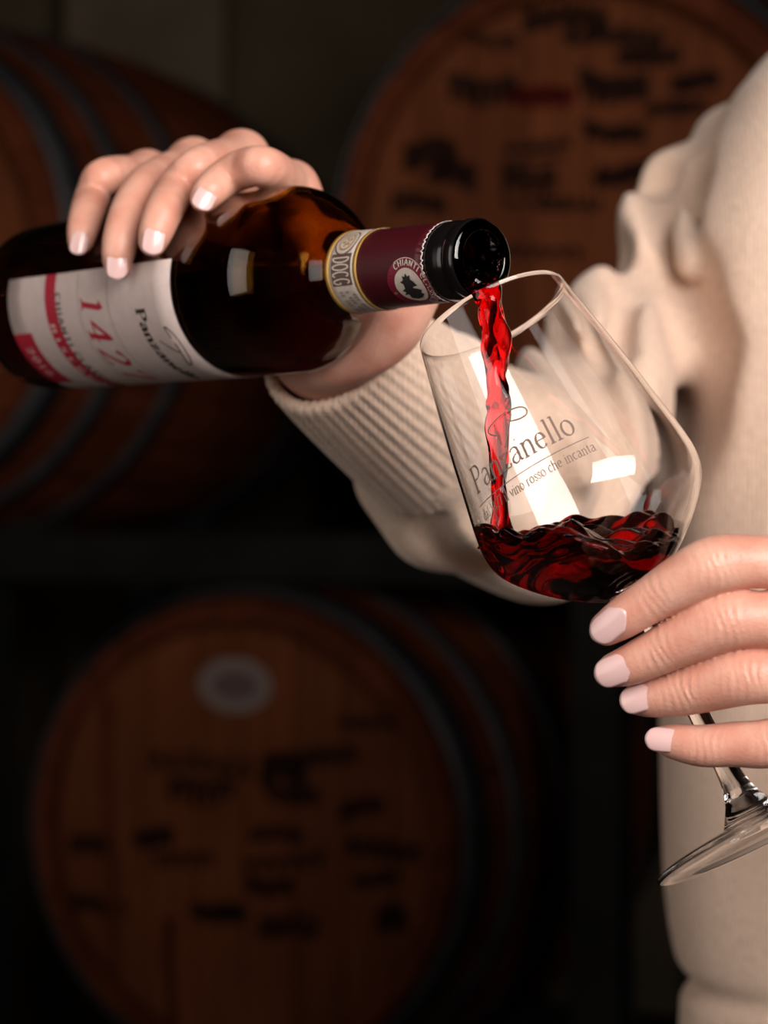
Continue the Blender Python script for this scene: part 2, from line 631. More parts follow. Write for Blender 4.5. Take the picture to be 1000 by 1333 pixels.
def rail_set(zc, ys, x0, x1, centres, yoff):
    for y in ys:
        top = zc - b_rad(y - yoff) - 0.001
        bar_part('rail', (x0 + x1) / 2, y, top - 0.03, x1 - x0, 0.06, 0.06)
        for c in centres:
            for s in (-1, 1):
                # cradle wedge, its sloping side against the staves
                R = b_rad(y - yoff) + 0.002
                ang = 0.36
                xo, zo = c + s * R * math.sin(ang), zc - R * math.cos(ang)
                vs = []
                for yy in (y - 0.03, y + 0.03):
                    vs += [(c + s * R * math.sin(0.18), yy, zc - R * math.cos(0.18)), (xo, yy, zo),
                           (xo + s * 0.03, yy, zo), (xo + s * 0.03, yy, top - 0.005), (c + s * R * math.sin(0.18), yy, top - 0.005)]
                fs = [(0, 1, 2, 3, 4), (9, 8, 7, 6, 5)] + [(k, 5 + k, 5 + (k + 1) % 5, (k + 1) % 5) for k in range(5)]
                mesh_obj('cradle', vs, fs, M_RACK, rack, smooth=False)


rail_set(Z_UP, (0.24, 0.70), -1.36, 0.42, (0.0, -0.935), 0.0)
rail_set(Z_LOW, (low_y + 0.24, low_y + 0.70), low_s - 0.55, low_s + 0.55, (low_s,), low_y)
for y in (0.24, 0.70):
    top = Z_UP - b_rad(y) - 0.061
    for s in (0.39, -0.05, -0.90, -1.33):
        bar_part('post', s, y, top / 2, 0.06, 0.06, top)
for y in (low_y + 0.24, low_y + 0.70):
    top = Z_LOW - b_rad(y - low_y) - 0.061
    for s in (low_s - 0.4, low_s + 0.4):
        bar_part('post', s, y, top / 2, 0.06, 0.06, top)


# ------------------------------------------------------------ lathe helper
def lathe(profile, frame, n=128):
    """profile: (s, r); frame: origin, axis (s direction), e1, e2 -> verts, faces"""
    O, A, E1, E2 = frame
    vs, fs = [], []
    for s, r in profile:
        for i in range(n):
            a = 2 * math.pi * i / n
            vs.append(O + A * s + (E1 * math.cos(a) + E2 * math.sin(a)) * r)
    for k in range(len(profile) - 1):
        for i in range(n):
            j = (i + 1) % n
            fs.append((k * n + i, k * n + j, (k + 1) * n + j, (k + 1) * n + i))
    return vs, fs


def smooth_profile(pts, sub=8):
    """Catmull-Rom through (s, r) points"""
    p = np.asarray(pts, float)
    p = np.vstack([2 * p[0] - p[1], p, 2 * p[-1] - p[-2]])
    out = []
    for i in range(1, len(p) - 2):
        for t in np.linspace(0, 1, sub, endpoint=False):
            a, b, c, d = p[i - 1], p[i], p[i + 1], p[i + 2]
            out.append(0.5 * (2 * b + (c - a) * t + (2 * a - 5 * b + 4 * c - d) * t * t + (3 * b - a - 3 * c + d) * t ** 3))
    out.append(p[-2])
    return np.array(out)


def fix_normals(o):
    bm = bmesh.new()
    bm.from_mesh(o.data)
    bmesh.ops.recalc_face_normals(bm, faces=bm.faces)
    bm.to_mesh(o.data)
    bm.free()
    return o


# ------------------------------------------------------------ glyph strokes
def arc(cx, cy, rx, ry, a0, a1, n=14):
    return [(cx + rx * math.cos(math.radians(a0 + (a1 - a0) * i / n)), cy + ry * math.sin(math.radians(a0 + (a1 - a0) * i / n))) for i in range(n + 1)]


GL = {
    'P': (.62, [[(.12, 0), (.12, .98)], [(.12, .96), (.32, .97)] + arc(.32, .72, .24, .25, 90, -90) + [(.12, .47)], [(0, 0), (.26, 0)], [(0, .97), (.14, .97)]]),
    'a': (.50, [[(.06, .5), (.14, .6), (.27, .62), (.36, .55), (.38, .42), (.38, .1), (.42, .02), (.5, .03)], [(.38, .38), (.2, .32), (.07, .22), (.06, .1), (.14, .0), (.26, .02), (.38, .13)]]),
    'n': (.54, [[(.1, 0), (.1, .6)], [(.1, .45), (.2, .58), (.32, .61), (.4, .54), (.42, .4), (.42, 0)], [(0, 0), (.2, 0)], [(.33, 0), (.52, 0)], [(0, .57), (.1, .61)]]),
    'z': (.46, [[(.05, .48), (.06, .6), (.4, .6), (.03, .01), (.4, .01), (.42, .13)]]),
    'e': (.46, [[(.06, .35), (.40, .35)] + arc(.23, .31, .18, .31, 8, 320)]),
    'l': (.24, [[(.12, 0), (.12, 1.02)], [(.02, 0), (.22, 0)], [(.02, .98), (.12, 1.02)]]),
    'o': (.50, [arc(.24, .31, .2, .31, 90, 450, 24)]),
    'c': (.44, [arc(.24, .31, .19, .31, 50, 315, 20)]),
    'd': (.52, [arc(.22, .31, .17, .31, 40, 320, 20), [(.4, 0), (.4, 1.0)], [(.3, .97), (.4, 1.)], [(.4, 0), (.5, .02)]]),
    'h': (.54, [[(.1, 0), (.1, 1.0)], [(.1, .45), (.2, .58), (.32, .61), (.4, .54), (.42, .4), (.42, 0)], [(0, 0), (.2, 0)], [(.33, 0), (.52, 0)]]),
    'i': (.24, [[(.12, 0), (.12, .6)], [(.02, 0), (.22, 0)], [(.02, .57), (.12, .6)], [(.12, .8), (.12, .87)]]),
    'r': (.38, [[(.1, 0), (.1, .6)], [(.1, .42), (.2, .57), (.36, .58)], [(0, 0), (.22, 0)]]),
    's': (.38, [[(.33, .5), (.26, .6), (.14, .61), (.07, .5), (.12, .38), (.26, .27), (.33, .15), (.25, .02), (.12, 0), (.05, .12)]]),
    't': (.32, [[(.14, .82), (.14, .12), (.2, 0), (.3, .05)], [(.02, .6), (.28, .6)]]),
    'v': (.48, [[(.04, .6), (.24, 0), (.44, .6)], [(0, .6), (.12, .6)], [(.36, .6), (.48, .6)]]),
    ' ': (.28, []),
    '1': (.40, [[(.08, .82), (.2, .98), (.2, 0)], [(.06, 0), (.34, 0)]]),
    '2': (.52, [[(.06, .76)] + arc(.24, .74, .18, .25, 160, -20) + [(.3, .42), (.05, .02), (.44, .02), (.47, .14)]]),
    '4': (.54, [[(.36, 0), (.36, .98), (.03, .3), (.5, .3)], [(.24, 0), (.48, 0)]]),
    '7': (.48, [[(.05, .82), (.06, .97), (.45, .97), (.2, 0)]]),
    '0': (.52, [arc(.25, .49, .19, .49, 90, 450, 24)]),
    'C': (.60, [arc(.32, .49, .27, .49, 45, 315, 22)]),
    'H': (.66, [[(.1, 0), (.1, .98)], [(.54, 0), (.54, .98)], [(.1, .5), (.54, .5)]]),
    'I': (.28, [[(.13, 0), (.13, .98)]]),
    'A': (.64, [[(.02, 0), (.31, .98), (.6, 0)], [(.13, .35), (.49, .35)]]),
    'N': (.66, [[(.1, 0), (.1, .98), (.54, 0), (.54, .98)]]),
    'T': (.58, [[(.02, .97), (.54, .97)], [(.28, 0), (.28, .97)]]),
    'L': (.52, [[(.1, .98), (.1, .01), (.46, .01)]]),
    'S': (.50, [[(.42, .82), (.33, .96), (.18, .97), (.08, .8), (.14, .6), (.32, .45), (.42, .25), (.32, .03), (.16, 0), (.05, .16)]]),
    'O': (.68, [arc(.33, .49, .28, .49, 90, 450, 26)]),
    'R': (.60, [[(.1, 0), (.1, .98), (.32, .97)] + arc(.32, .73, .2, .24, 90, -90) + [(.1, .49)], [(.3, .49), (.56, 0)]]),
    'E': (.52, [[(.46, .98), (.1, .98), (.1, 0), (.46, 0)], [(.1, .5), (.4, .5)]]),
    'V': (.60, [[(.02, .98), (.3, 0), (.58, .98)]]),
    'D': (.64, [[(.1, 0), (.1, .98), (.24, .98)] + arc(.24, .49, .33, .49, 90, -90) + [(.1, 0)]]),
    'G': (.66, [arc(.33, .49, .27, .49, 45, 340, 22), [(.6, .4), (.38, .4)]]),
    'B': (.56, [[(.1, 0), (.1, .98), (.28, .98)] + arc(.28, .74, .18, .24, 90, -90) + arc(.28, .25, .22, .25, 90, -90) + [(.1, 0)]]),
    '6': (.52, [arc(.25, .28, .2, .28, 90, 450, 20), [(.05, .3), (.12, .7), (.36, .98)]]),
}


def densify(pl, step):
    out = [pl[0]]
    for a, b in zip(pl[:-1], pl[1:]):
        L = math.hypot(b[0] - a[0], b[1] - a[1])
        n = max(1, int(L / step))
        for i in range(1, n + 1):
            out.append((a[0] + (b[0] - a[0]) * i / n, a[1] + (b[1] - a[1]) * i / n))
    return out


def text_polys(text, step=0.12, spacing=0.0, slant=0.0):
    """strokes of a line of text, cap height 1; returns polylines and width"""
    x, polys = 0.0, []
    for ch in text:
        adv, strokes = GL[ch]
        for s in strokes:
            polys.append([(x + u + slant * v, v) for u, v in densify(s, step)])
        x += adv + spacing
    return polys, x - spacing


def nib(thick, thin, ang=15.0):
    c, s = math.cos(math.radians(ang)), math.sin(math.radians(ang))
    return lambda d, t: thin + (thick - thin) * abs(d[0] * -s + d[1] * c)


def wrapped(name, polys, width_fn, mapper, mat, parent):
    vs, fs = ribbon(polys, width_fn)
    return mesh_obj(name, [mapper(u, v) for u, v in vs], fs, mat, parent, smooth=False)


# ------------------------------------------------------------ the wine glass
W = unit(np.array([-0.4215, 0.288, 0.860]))        # foot -> rim
RIM_C = P(640, 410, 0.905)
GA = -W                                             # s runs from the rim to the foot
E_R = unit(np.cross(W, np.array([0, 1.0, 0])))      # across, roughly to the right in the picture
if E_R[0] < 0:
    E_R = -E_R
E_N = np.cross(E_R, W)                              # roughly towards the camera
if E_N[1] > 0:
    E_N = -E_N
GF = (RIM_C, GA, E_R, E_N)
mm = 0.001
outer_pts = [(0, 29.7), (15, 32.6), (31, 35.6), (46, 38.2), (59, 40.2), (70, 42.0), (77, 42.9), (82, 43.2), (87, 42.6), (92, 40.6), (98, 36.0), (104, 30.2), (110, 23.2), (114.5, 16.6), (117.5, 11.0), (120, 7.2), (123, 5.2), (128, 4.4)]
OUT = smooth_profile(outer_pts, 6) * mm
stem_pts = [(128, 4.4), (140, 4.0), (155, 3.8), (170, 3.8), (185, 4.0), (194, 4.5), (199, 5.4)]
STEM = smooth_profile(stem_pts, 5) * mm
foot_pts = [(199, 5.4), (203, 7.0), (207, 9.4), (209.5, 10.9), (210.4, 12.4), (210.8, 15), (212.2, 24), (213.6, 33), (214.4, 38), (215.0, 39.7), (215.9, 39.9), (216.6, 39.2), (216.6, 36), (215.6, 28), (214.8, 16), (214.4, 6), (214.3, 0.01)]
FOOT = smooth_profile(foot_pts, 4) * mm
WALL = 0.8 * mm
inner_pts = [(s, r - (0.5 if s == 0 else 0.65 if s == 15 else 0.8)) for s, r in outer_pts[:13]] + [(113.0, 15.4), (114.8, 10.0), (115.8, 5.0), (116.0, 0.01)]
INN = smooth_profile(inner_pts, 6) * mm
INN[:, 1] = np.maximum(INN[:, 1], 0.00001)
rim_round = [(-0.0002, 0.0297 - 0.0001), (-0.00028, 0.0297 - 0.00025), (-0.0002, 0.0297 - 0.0004)]

wg = empty('wine_glass', RIM_C - W * 0.2165)
tag(wg, 'tilted clear stemmed wine glass with etched lettering, held by its stem', 'wine glass')
ORG_G = RIM_C - W * 0.2165


def rel(vs, org):
    return [np.asarray(v) - org for v in vs]


bowl_prof = list(reversed([tuple(x) for x in OUT])) + rim_round + [tuple(x) for x in INN]
vs, fs = lathe(bowl_prof, GF, 144)
o = fix_normals(mesh_obj('bowl', rel(vs, ORG_G), fs, M_GLASS, wg))
BOWL = o
vs, fs = lathe([tuple(x) for x in STEM], GF, 64)
stem_o = mesh_obj('stem', rel(vs, ORG_G), fs, M_GLASS, wg)
vs, fs = lathe([tuple(x) for x in FOOT], GF, 128)
foot_o = mesh_obj('foot', rel(vs, ORG_G), fs, M_GLASS, wg)


def orient_out(o, org_axis_pt):
    """open tubes: make the normals point away from the glass axis / out of the solid"""
    bm = bmesh.new()
    bm.from_mesh(o.data)
    f = max(bm.faces, key=lambda q: q.calc_area())
    bmesh.ops.recalc_face_normals(bm, faces=bm.faces)
    acc = 0.0
    for q in bm.faces:
        c = np.array(q.calc_center_median()) + org_axis_pt
        s = np.dot(c - RIM_C, GA)
        rad = c - (RIM_C + GA * s)
        acc += np.dot(rad, np.array(q.normal)) * q.calc_area()
    if acc < 0:
        bmesh.ops.reverse_faces(bm, faces=bm.faces)
    bm.to_mesh(o.data)
    bm.free()


# the bowl is a shell open only at the stem: outward = away from the axis on the outer wall
def orient_bowl(o):
    bm = bmesh.new()
    bm.from_mesh(o.data)
    acc = 0.0
    for q in bm.faces:
        c = np.array(q.calc_center_median()) + ORG_G
        s = np.dot(c - RIM_C, GA)
        rad = c - (RIM_C + GA * s)
        rr = np.linalg.norm(rad)
        if 0.02 < s < 0.06:
            ro = np.interp(s, OUT[:, 0], OUT[:, 1])
            sign = 1 if rr > ro - WALL / 2 else -1
            acc += sign * np.dot(rad, np.array(q.normal))
    if acc < 0:
        bmesh.ops.reverse_faces(bm, faces=bm.faces)
    bm.to_mesh(o.data)
    bm.free()


orient_bowl(BOWL)
orient_out(stem_o, ORG_G)
orient_out(foot_o, ORG_G)


def glass_r(s):
    return np.interp(s, OUT[:, 0], OUT[:, 1])


def glass_hit(px, py):
    """near outer wall of the bowl under a pixel -> (angle, s)"""
    v = ray(px, py)
    prev = None
    for t in np.arange(0.78, 1.0, 0.0004):
        q = CAMP + v * t
        s = np.dot(q - RIM_C, GA)
        rad = q - (RIM_C + GA * s)
        f = np.linalg.norm(rad) - glass_r(s)
        if prev is not None and prev > 0 >= f and 0 <= s <= 0.118:
            return math.atan2(np.dot(rad, E_N), np.dot(rad, E_R)), s
        prev = f
    return None


def glass_pt(ang, s, off=0.00012):
    r = glass_r(s) + off
    return RIM_C + GA * s + (E_R * math.cos(ang) + E_N * math.sin(ang)) * r - ORG_G


def glass_line(name, text, pa, pb, cap, mat, step=0.15, thick=0.11, thin=0.05, spacing=0.04):
    """write text along the bowl from pixel pa to pixel pb (its baseline)"""
    a0, s0 = glass_hit(*pa)
    a1, s1 = glass_hit(*pb)
    polys, wd = text_polys(text, step, spacing)

    def mp(u, v):
        t = u / wd
        return glass_pt(a0 + (a1 - a0) * t, s0 + (s1 - s0) * t - v * cap)
    return wrapped(name, polys, nib(thick, thin), mp, mat, BOWL)


glass_line('etched_name', 'Panzanello', (622, 643), (752, 563), 0.0098, M_ETCH, thick=0.10, thin=0.035)
glass_line('etched_motto', 'dal 1427 il vino rosso che incanta', (633, 678), (777, 586), 0.0040, M_ETCH, step=0.3, thick=0.12, thin=0.06)
a0, s0 = glass_hit(625, 660)
a1, s1 = glass_hit(767, 569)
wrapped('etched_rule', [[(t, 0.0) for t in np.linspace(0, 1, 40)]], lambda d, t: 0.00035,
        lambda u, v: glass_pt(a0 + (a1 - a0) * u, s0 + (s1 - s0) * u - v), M_ETCH, BOWL)
LOGO = [[(250, 335), (205, 332), (180, 308), (205, 262), (262, 205), (335, 165), (395, 150), (430, 168), (425, 200), (385, 226), (330, 240), (300, 232)],
        [(328, 195), (320, 250), (312, 310), (300, 365), (291, 412)], [(218, 262), (238, 330), (262, 395)], [(345, 362), (352, 362)]]


def logo_on_glass():
    polys = []
    for pl in LOGO:
        q = smooth_profile(pl, 6) if len(pl) > 2 else np.array(pl, float)
        out = []
        for x, y in q:
            h = glass_hit(600 + x * 0.2, 500 + y * 0.2)
            out.append((h[0] * 0.042, -h[1]))
        polys.append(out)
    wrapped('etched_logo', polys, lambda d, t: 0.00062 if len(polys) else 0, lambda u, v: glass_pt(u / 0.042, -v), M_ETCH, BOWL)


logo_on_glass()

# ------------------------------------------------------------ the wine bottle
BT = math.radians(50.0)
U = np.array([math.cos(BT), -math.sin(BT), 0.0])          # base -> mouth
U = unit(U + np.array([0, 0, -0.004]))
MOUTH = P(630, 336, 0.891)
BA = -U                                                    # s from the lip to the base
UPV = unit(np.array([0, 0, 1.0]) - U * U[2])
FRV = np.cross(UPV, U)                                     # sideways, towards the camera
if FRV[1] > 0:
    FRV = -FRV
BF = (MOUTH, BA, FRV, UPV)
B_R = 38.0
bo_pts = [(0.0, 12.6), (0.6, 14.0), (2.2, 14.9), (4.5, 15.0), (6.5, 14.6), (7.5, 14.2), (9, 14.6), (12, 14.9), (15.5, 14.9), (17.5, 14.5),
          (30, 14.6), (55, 15.0), (72, 15.4), (78, 16.2), (82.5, 18.2), (86.5, 21.6), (91, 26.4), (96, 31.2), (102, 35.2), (108, 37.3), (115, 38.0)]
B_OUT = smooth_profile(bo_pts, 5)
B_OUT = np.vstack([B_OUT, [(140, 38.0), (200, 38.0), (280, 38.0), (293, 37.9)], smooth_profile([(293, 37.9), (299, 37.2), (303, 35.0), (305, 31.0), (304.5, 26)], 4)[1:], [(295, 14), (286, 4), (285, 0.01)]]) * mm
bi_pts = [(0.0, 12.4), (0.0, 10.4), (1.5, 9.7), (5, 9.5), (30, 9.8), (60, 10.3), (76, 11.4), (83, 14.4), (88, 19.5), (94, 26), (100, 31), (107, 34.2), (115, 35.2)]
B_INN = smooth_profile(bi_pts, 5)
B_INN = np.vstack([B_INN, [(140, 35.2), (200, 35.2), (280, 35.0)], smooth_profile([(280, 35.0), (291, 34.0), (297, 30), (298, 25)], 4)[1:], [(290, 13), (281, 4), (280, 0.01)]]) * mm
ORG_B = MOUTH + BA * 0.305
bottle = empty('wine_bottle', ORG_B)
tag(bottle, 'dark glass red wine bottle with burgundy foil neck, tipped and pouring', 'bottle')
vs, fs = lathe(list(reversed([tuple(x) for x in B_OUT])) + [tuple(x) for x in B_INN[1:]], BF, 128)
bglass = fix_normals(mesh_obj('bottle_glass', rel(vs, ORG_B), fs, M_BOTTLE, bottle))


def bottle_r(s):
    return np.interp(s, B_OUT[:60 + 60, 0], B_OUT[:120, 1]) if False else np.interp(s, [p[0] * mm for p in bo_pts] + [0.27], [p[1] * mm for p in bo_pts] + [0.038])


def bottle_pt(th, s, off):
    """th: 0 = side facing the camera, + = upwards"""
    r = bottle_r(s) + off
    return MOUTH + BA * s + (FRV * math.cos(th) + UPV * math.sin(th)) * r - ORG_B


def bottle_hit(px, py):
    v = ray(px, py)
    prev = None
    for t in np.arange(0.80, 1.25, 0.0004):
        q = CAMP + v * t
        s = np.dot(q - MOUTH, BA)
        rad = q - (MOUTH + BA * s)
        f = np.linalg.norm(rad) - bottle_r(s)
        if prev is not None and prev > 0 >= f and s > -0.002:
            return math.atan2(np.dot(rad, UPV), np.dot(rad, FRV)), s
        prev = f
    return None


def patch(name, th0, th1, s0, s1, off, mat, parent, nt_=60, ns=8, thick=0.0001, edge=None):
    vs, fs = [], []
    for i in range(nt_ + 1):
        th = th0 + (th1 - th0) * i / nt_
        for j in range(ns + 1):
            f = j / ns
            s = s0 + (s1 - s0) * f
            if edge is not None:
                s = edge(th, f, s)
            vs.append(bottle_pt(th, s, off))
    for i in range(nt_):
        for j in range(ns):
            a = i * (ns + 1) + j
            fs.append((a, a + 1, a + ns + 2, a + ns + 1))
    o = mesh_obj(name, vs, fs, mat, parent)
    if thick > 0:
        m = o.modifiers.new('thickness', 'SOLIDIFY')
        m.thickness = thick
        m.offset = 0
    return o


th_top, s_lab_r = bottle_hit(224, 337)
_, s_lab_l = bottle_hit(13, 368)
print('label', math.degrees(th_top), s_lab_r, s_lab_l)
LAB_T0 = th_top
LAB_T1 = th_top - math.radians(168)
label = patch('label', LAB_T0, LAB_T1, s_lab_r, s_lab_l, 0.00025, M_PAPER, bottle, 90, 10, 0.0003)


def lab_line(name, text, th0, th1, s_base, cap, mat, step=0.15, thick=0.12, thin=0.05, spacing=0.05, slant=0.0, off=0.0005):
    """text running down around the label; letter tops point to the neck"""
    polys, wd = text_polys(text, step, spacing, slant)
    return wrapped(name, polys, nib(thick, thin), lambda u, v: bottle_pt(th0 + (th1 - th0) * u / wd, s_base - v * cap, off), mat, label)


def deg_at(px, py):
    h = bottle_hit(px, py)
    return h


def span(pa, pb):
    a, b = bottle_hit(*pa), bottle_hit(*pb)
    print('span', pa, pb, [round(x, 4) for x in (*a, *b)])
    return a[0], b[0], a[1]


t0, t1, sb = span((178, 402), (246, 492))
lab_line('maker_name', 'Panzanello', t0, t1, sb, 0.0062, M_BLACKINK, thick=0.2, thin=0.08)
t0, t1, sb = span((106, 384), (190, 497))
t1 = t0 + (t1 - t0) * 0.86
lab_line('vintage_numerals', '1427', t0, t1, sb, 0.0155, M_RED, thick=0.13, thin=0.035, spacing=0.12, slant=0.12)
t0, t1, sb = span((73, 382), (140, 500))
lab_line('appellation', 'CHIANTI CLASSICO', t0, t1, sb, 0.0042, M_BLACKINK, step=0.3, thick=0.16, thin=0.07, spacing=0.12)
h = bottle_hit(60, 400)
h2 = bottle_hit(74, 400)
band = patch('red_band', LAB_T0, LAB_T1, h2[1], h[1], 0.00045, M_RED, label, 80, 2, 0)
t0, t1, sb = span((66, 422), (125, 499))
polys, wd = text_polys('RISERVA', 0.3, 0.35)
wrapped('band_lettering', polys, nib(0.16, 0.08), lambda u, v: bottle_pt(t0 + (t1 - t0) * u / wd, sb - 0.0004 - v * 0.0036, 0.0006), M_PALEINK, label)
ha = bottle_hit(42, 433)
hb = bottle_hit(19, 436)
hc = bottle_hit(84, 492)
box_s = s_lab_l
box = patch('red_box', ha[0], ha[0] - math.radians(47), ha[1], s_lab_l, 0.00045, M_RED, label, 24, 3, 0)
polys, wd = text_polys('2016', 0.3, 0.2)
wrapped('box_lettering', polys, nib(0.14, 0.07), lambda u, v: bottle_pt(ha[0] - math.radians(10 + 26 * u / wd), (ha[1] + s_lab_l) / 2 + 0.0025 - v * 0.005, 0.0006), M_PALEINK, label)
for (x, y) in ((104, 400), (143, 400)):
    hh = bottle_hit(x, y)
    patch('fine_rule', LAB_T0 - 0.02, LAB_T1, hh[1], hh[1] + 0.0005, 0.00045, M_GREYINK, label, 70, 1, 0)
LOGO_B = [[(0, 0), (400, 370), (345, 292), (365, 290), (430, 350), (490, 430), (540, 510), (565, 568), (545, 583), (515, 545), (480, 487), (430, 410)], [(310, 390), (380, 440), (480, 490)], [(360, 465), (364, 470)]]
polys = []
for pl in LOGO_B[:]:
    q = smooth_profile(pl[1:] if len(pl) > 5 else pl, 6) if len(pl) > 2 else np.array(pl, float)
    out = []
    for x, y in q:
        hh = bottle_hit(160 + x * 0.16, 380 + y * 0.16)
        out.append((hh[0] * 0.038, hh[1]))
    polys.append(out)
wrapped('label_logo', polys, lambda d, t: 0.0007, lambda u, v: bottle_pt(u / 0.038, v, 0.0005), M_BLACKINK, label)

# neck: foil, band, lip
FOIL_S0, FOIL_S1 = 0.0178, 0.0725


def torn(th, f, s):
    if f == 0.0:
        return s + 0.0004 * math.sin(th * 41) + 0.0003 * math.sin(th * 97 + 1)
    return s


foil = patch('neck_foil', math.pi, 3 * math.pi, FOIL_S0, FOIL_S1, 0.0004, M_FOIL, bottle, 128, 12, 0.0002, torn)
lip = patch('lip_ring', math.pi, 3 * math.pi, 0.0012, FOIL_S0 + 0.0002, 0.00015, M_BLACKFOIL, bottle, 128, 30, 0)
patch('torn_edge', math.pi, 3 * math.pi, FOIL_S0 - 0.0005, FOIL_S0 + 0.0004, 0.00065, M_WHITE, foil, 160, 1, 0.0001,
      lambda th, f, s: s + 0.0005 * math.sin(th * 41) + 0.0004 * math.sin(th * 97 + 1) + (0.0003 * math.sin(th * 63)) * (1 - f))
BD0, BD1 = 0.0555, 0.0730
nband = patch('neck_band', math.pi, 3 * math.pi, BD0, BD1, 0.0007, M_CREAM, bottle, 128, 4, 0.0001)
patch('gold_edge', math.pi, 3 * math.pi, BD0 - 0.0004, BD0 + 0.0016, 0.0009, M_GOLD, nband, 128, 1, 0.0001)
patch('gold_edge', math.pi, 3 * math.pi, BD1 - 0.0016, BD1 + 0.0004, 0.0009, M_GOLD, nband, 128, 1, 0.0001)
tb0 = bottle_hit(452, 335)[0]
tb1 = bottle_hit(447, 370)[0]
patch('brown_field', tb0 + 0.08, tb1 - 0.02, BD0 + 0.0030, BD1 - 0.0030, 0.0009, M_BAND, nband, 24, 1, 0)
polys, wd = text_polys('DOCG', 0.12, 0.08)
wrapped('band_letters', polys, nib(0.13, 0.09), lambda u, v: bottle_pt(tb0 + (tb1 - tb0) * u / wd, BD1 - 0.0042 - v * 0.0092, 0.00105), M_CREAM, nband)
# seal at the top of the band and small print below
tc_, sc_ = tb0 + 0.42, (BD0 + BD1) / 2
for rr, mt in ((0.0058, M_BAND), (0.0050, M_CREAM), (0.0036, M_GOLD), (0.0030, M_CREAM)):
    ring = [(rr * math.cos(a), rr * math.sin(a)) for a in np.linspace(0, 2 * math.pi, 40)]
    wrapped('seal_ring', [ring], lambda d, t: 0.0005, lambda u, v: bottle_pt(tc_ + u / 0.0157, sc_ + v, 0.0011), mt, nband)
for k in range(5):
    a = k * 1.256
    wrapped('seal_figure', [[(0.0008 * math.cos(a), 0.0008 * math.sin(a)), (0.0024 * math.cos(a + .4), 0.0024 * math.sin(a + .4))]], lambda d, t: 0.0007,
            lambda u, v: bottle_pt(tc_ + u / 0.0157, sc_ + v, 0.0011), M_GOLD, nband)
for k in range(9):
    for j in range(3):
        if (k * 3 + j * 5) % 4 == 0:
            continue
        s_ = BD0 + 0.0045 + j * 0.0034
        th_ = tb1 - 0.16 - k * 0.085
        wrapped('small_print', [[(0, 0), (0.0009, 0)]], lambda d, t: 0.0016, lambda u, v: bottle_pt(th_ - u / 0.0157, s_ + v, 0.00105), M_GREYINK, nband)

# round badge on the foil: field, ring of lettering, pale drop with a black rooster
tbg, sbg = bottle_hit(536, 372)
BR = 0.0155


def badge_pt(u, v, off):      # u: to the neck end (right in the picture), v: up
    return bottle_pt(tbg + v / BR, sbg - u, off)


def disc(name, pts, off, mat, parent):
    c = np.mean(pts, axis=0)
    vs, fs = [badge_pt(c[0], c[1], off)], []
    n = len(pts)
    for ring_k in (0.33, 0.66, 1.0):
        vs += [badge_pt(c[0] + (p[0] - c[0]) * ring_k, c[1] + (p[1] - c[1]) * ring_k, off) for p in pts]
    for i in range(n):
        j = (i + 1) % n
        fs.append((0, 1 + i, 1 + j))
        for k in (0, 1):
            fs.append((1 + k * n + i, 1 + (k + 1) * n + i, 1 + (k + 1) * n + j, 1 + k * n + j))
    return mesh_obj(name, vs, fs, mat, parent, smooth=False)


cir = [(math.cos(a), math.sin(a)) for a in np.linspace(0, 2 * math.pi, 48, endpoint=False)]
disc('badge_field', [(0.0118 * x, 0.0118 * y) for x, y in cir], 0.00062, M_FOIL2, foil)
disc('badge_drop', [(0.0078 * x, 0.0078 * y) for x, y in cir], 0.00075, M_CREAM, foil)
ROOSTER = [(-0.5, -.75), (-.1, -.9), (.35, -.8), (.7, -.55), (.55, -.45), (.75, -.25), (.5, -.15), (.3, -.35), (.15, -.1), (.3, .1), (.6, .05), (.45, .3),
           (.25, .45), (.3, .7), (.1, .62), (0, .82), (-.12, .62), (-.3, .68), (-.32, .45), (-.6, .35), (-.4, .2), (-.45, -.05), (-.75, -.2), (-.55, -.3), (-.8, -.5), (-.45, -.45)]
disc('badge_rooster', [(0.0070 * x, 0.0070 * y) for x, y in ROOSTER], 0.00088, M_BLACKINK, foil)


def ring_text(name, text, r, a_start, a_end, cap, mat):
    polys, wd = text_polys(text, 0.2, 0.12)

    def mp(u, v):
        a = a_start + (a_end - a_start) * u / wd
        rr = r + v * cap
        return badge_pt(rr * math.cos(a), rr * math.sin(a), 0.00078)
    wrapped(name, polys, nib(0.17, 0.10), mp, mat, foil)


ring_text('badge_lettering', 'CHIANTI CLASSICO', 0.0088, math.radians(125), math.radians(-70), 0.0024, M_CREAM)
ring_text('badge_lettering', 'DAL 1716', 0.0092, math.radians(-170), math.radians(-245) + math.radians(20) - math.radians(60) + math.radians(120), 0.0018, M_CREAM)
ringp = [(0.0116 * math.cos(a), 0.0116 * math.sin(a)) for a in np.linspace(math.radians(120), math.radians(-80), 40)]
wrapped('badge_ring', [ringp], lambda d, t: 0.0003, lambda u, v: badge_pt(u, v, 0.0008), M_PALEINK, foil)

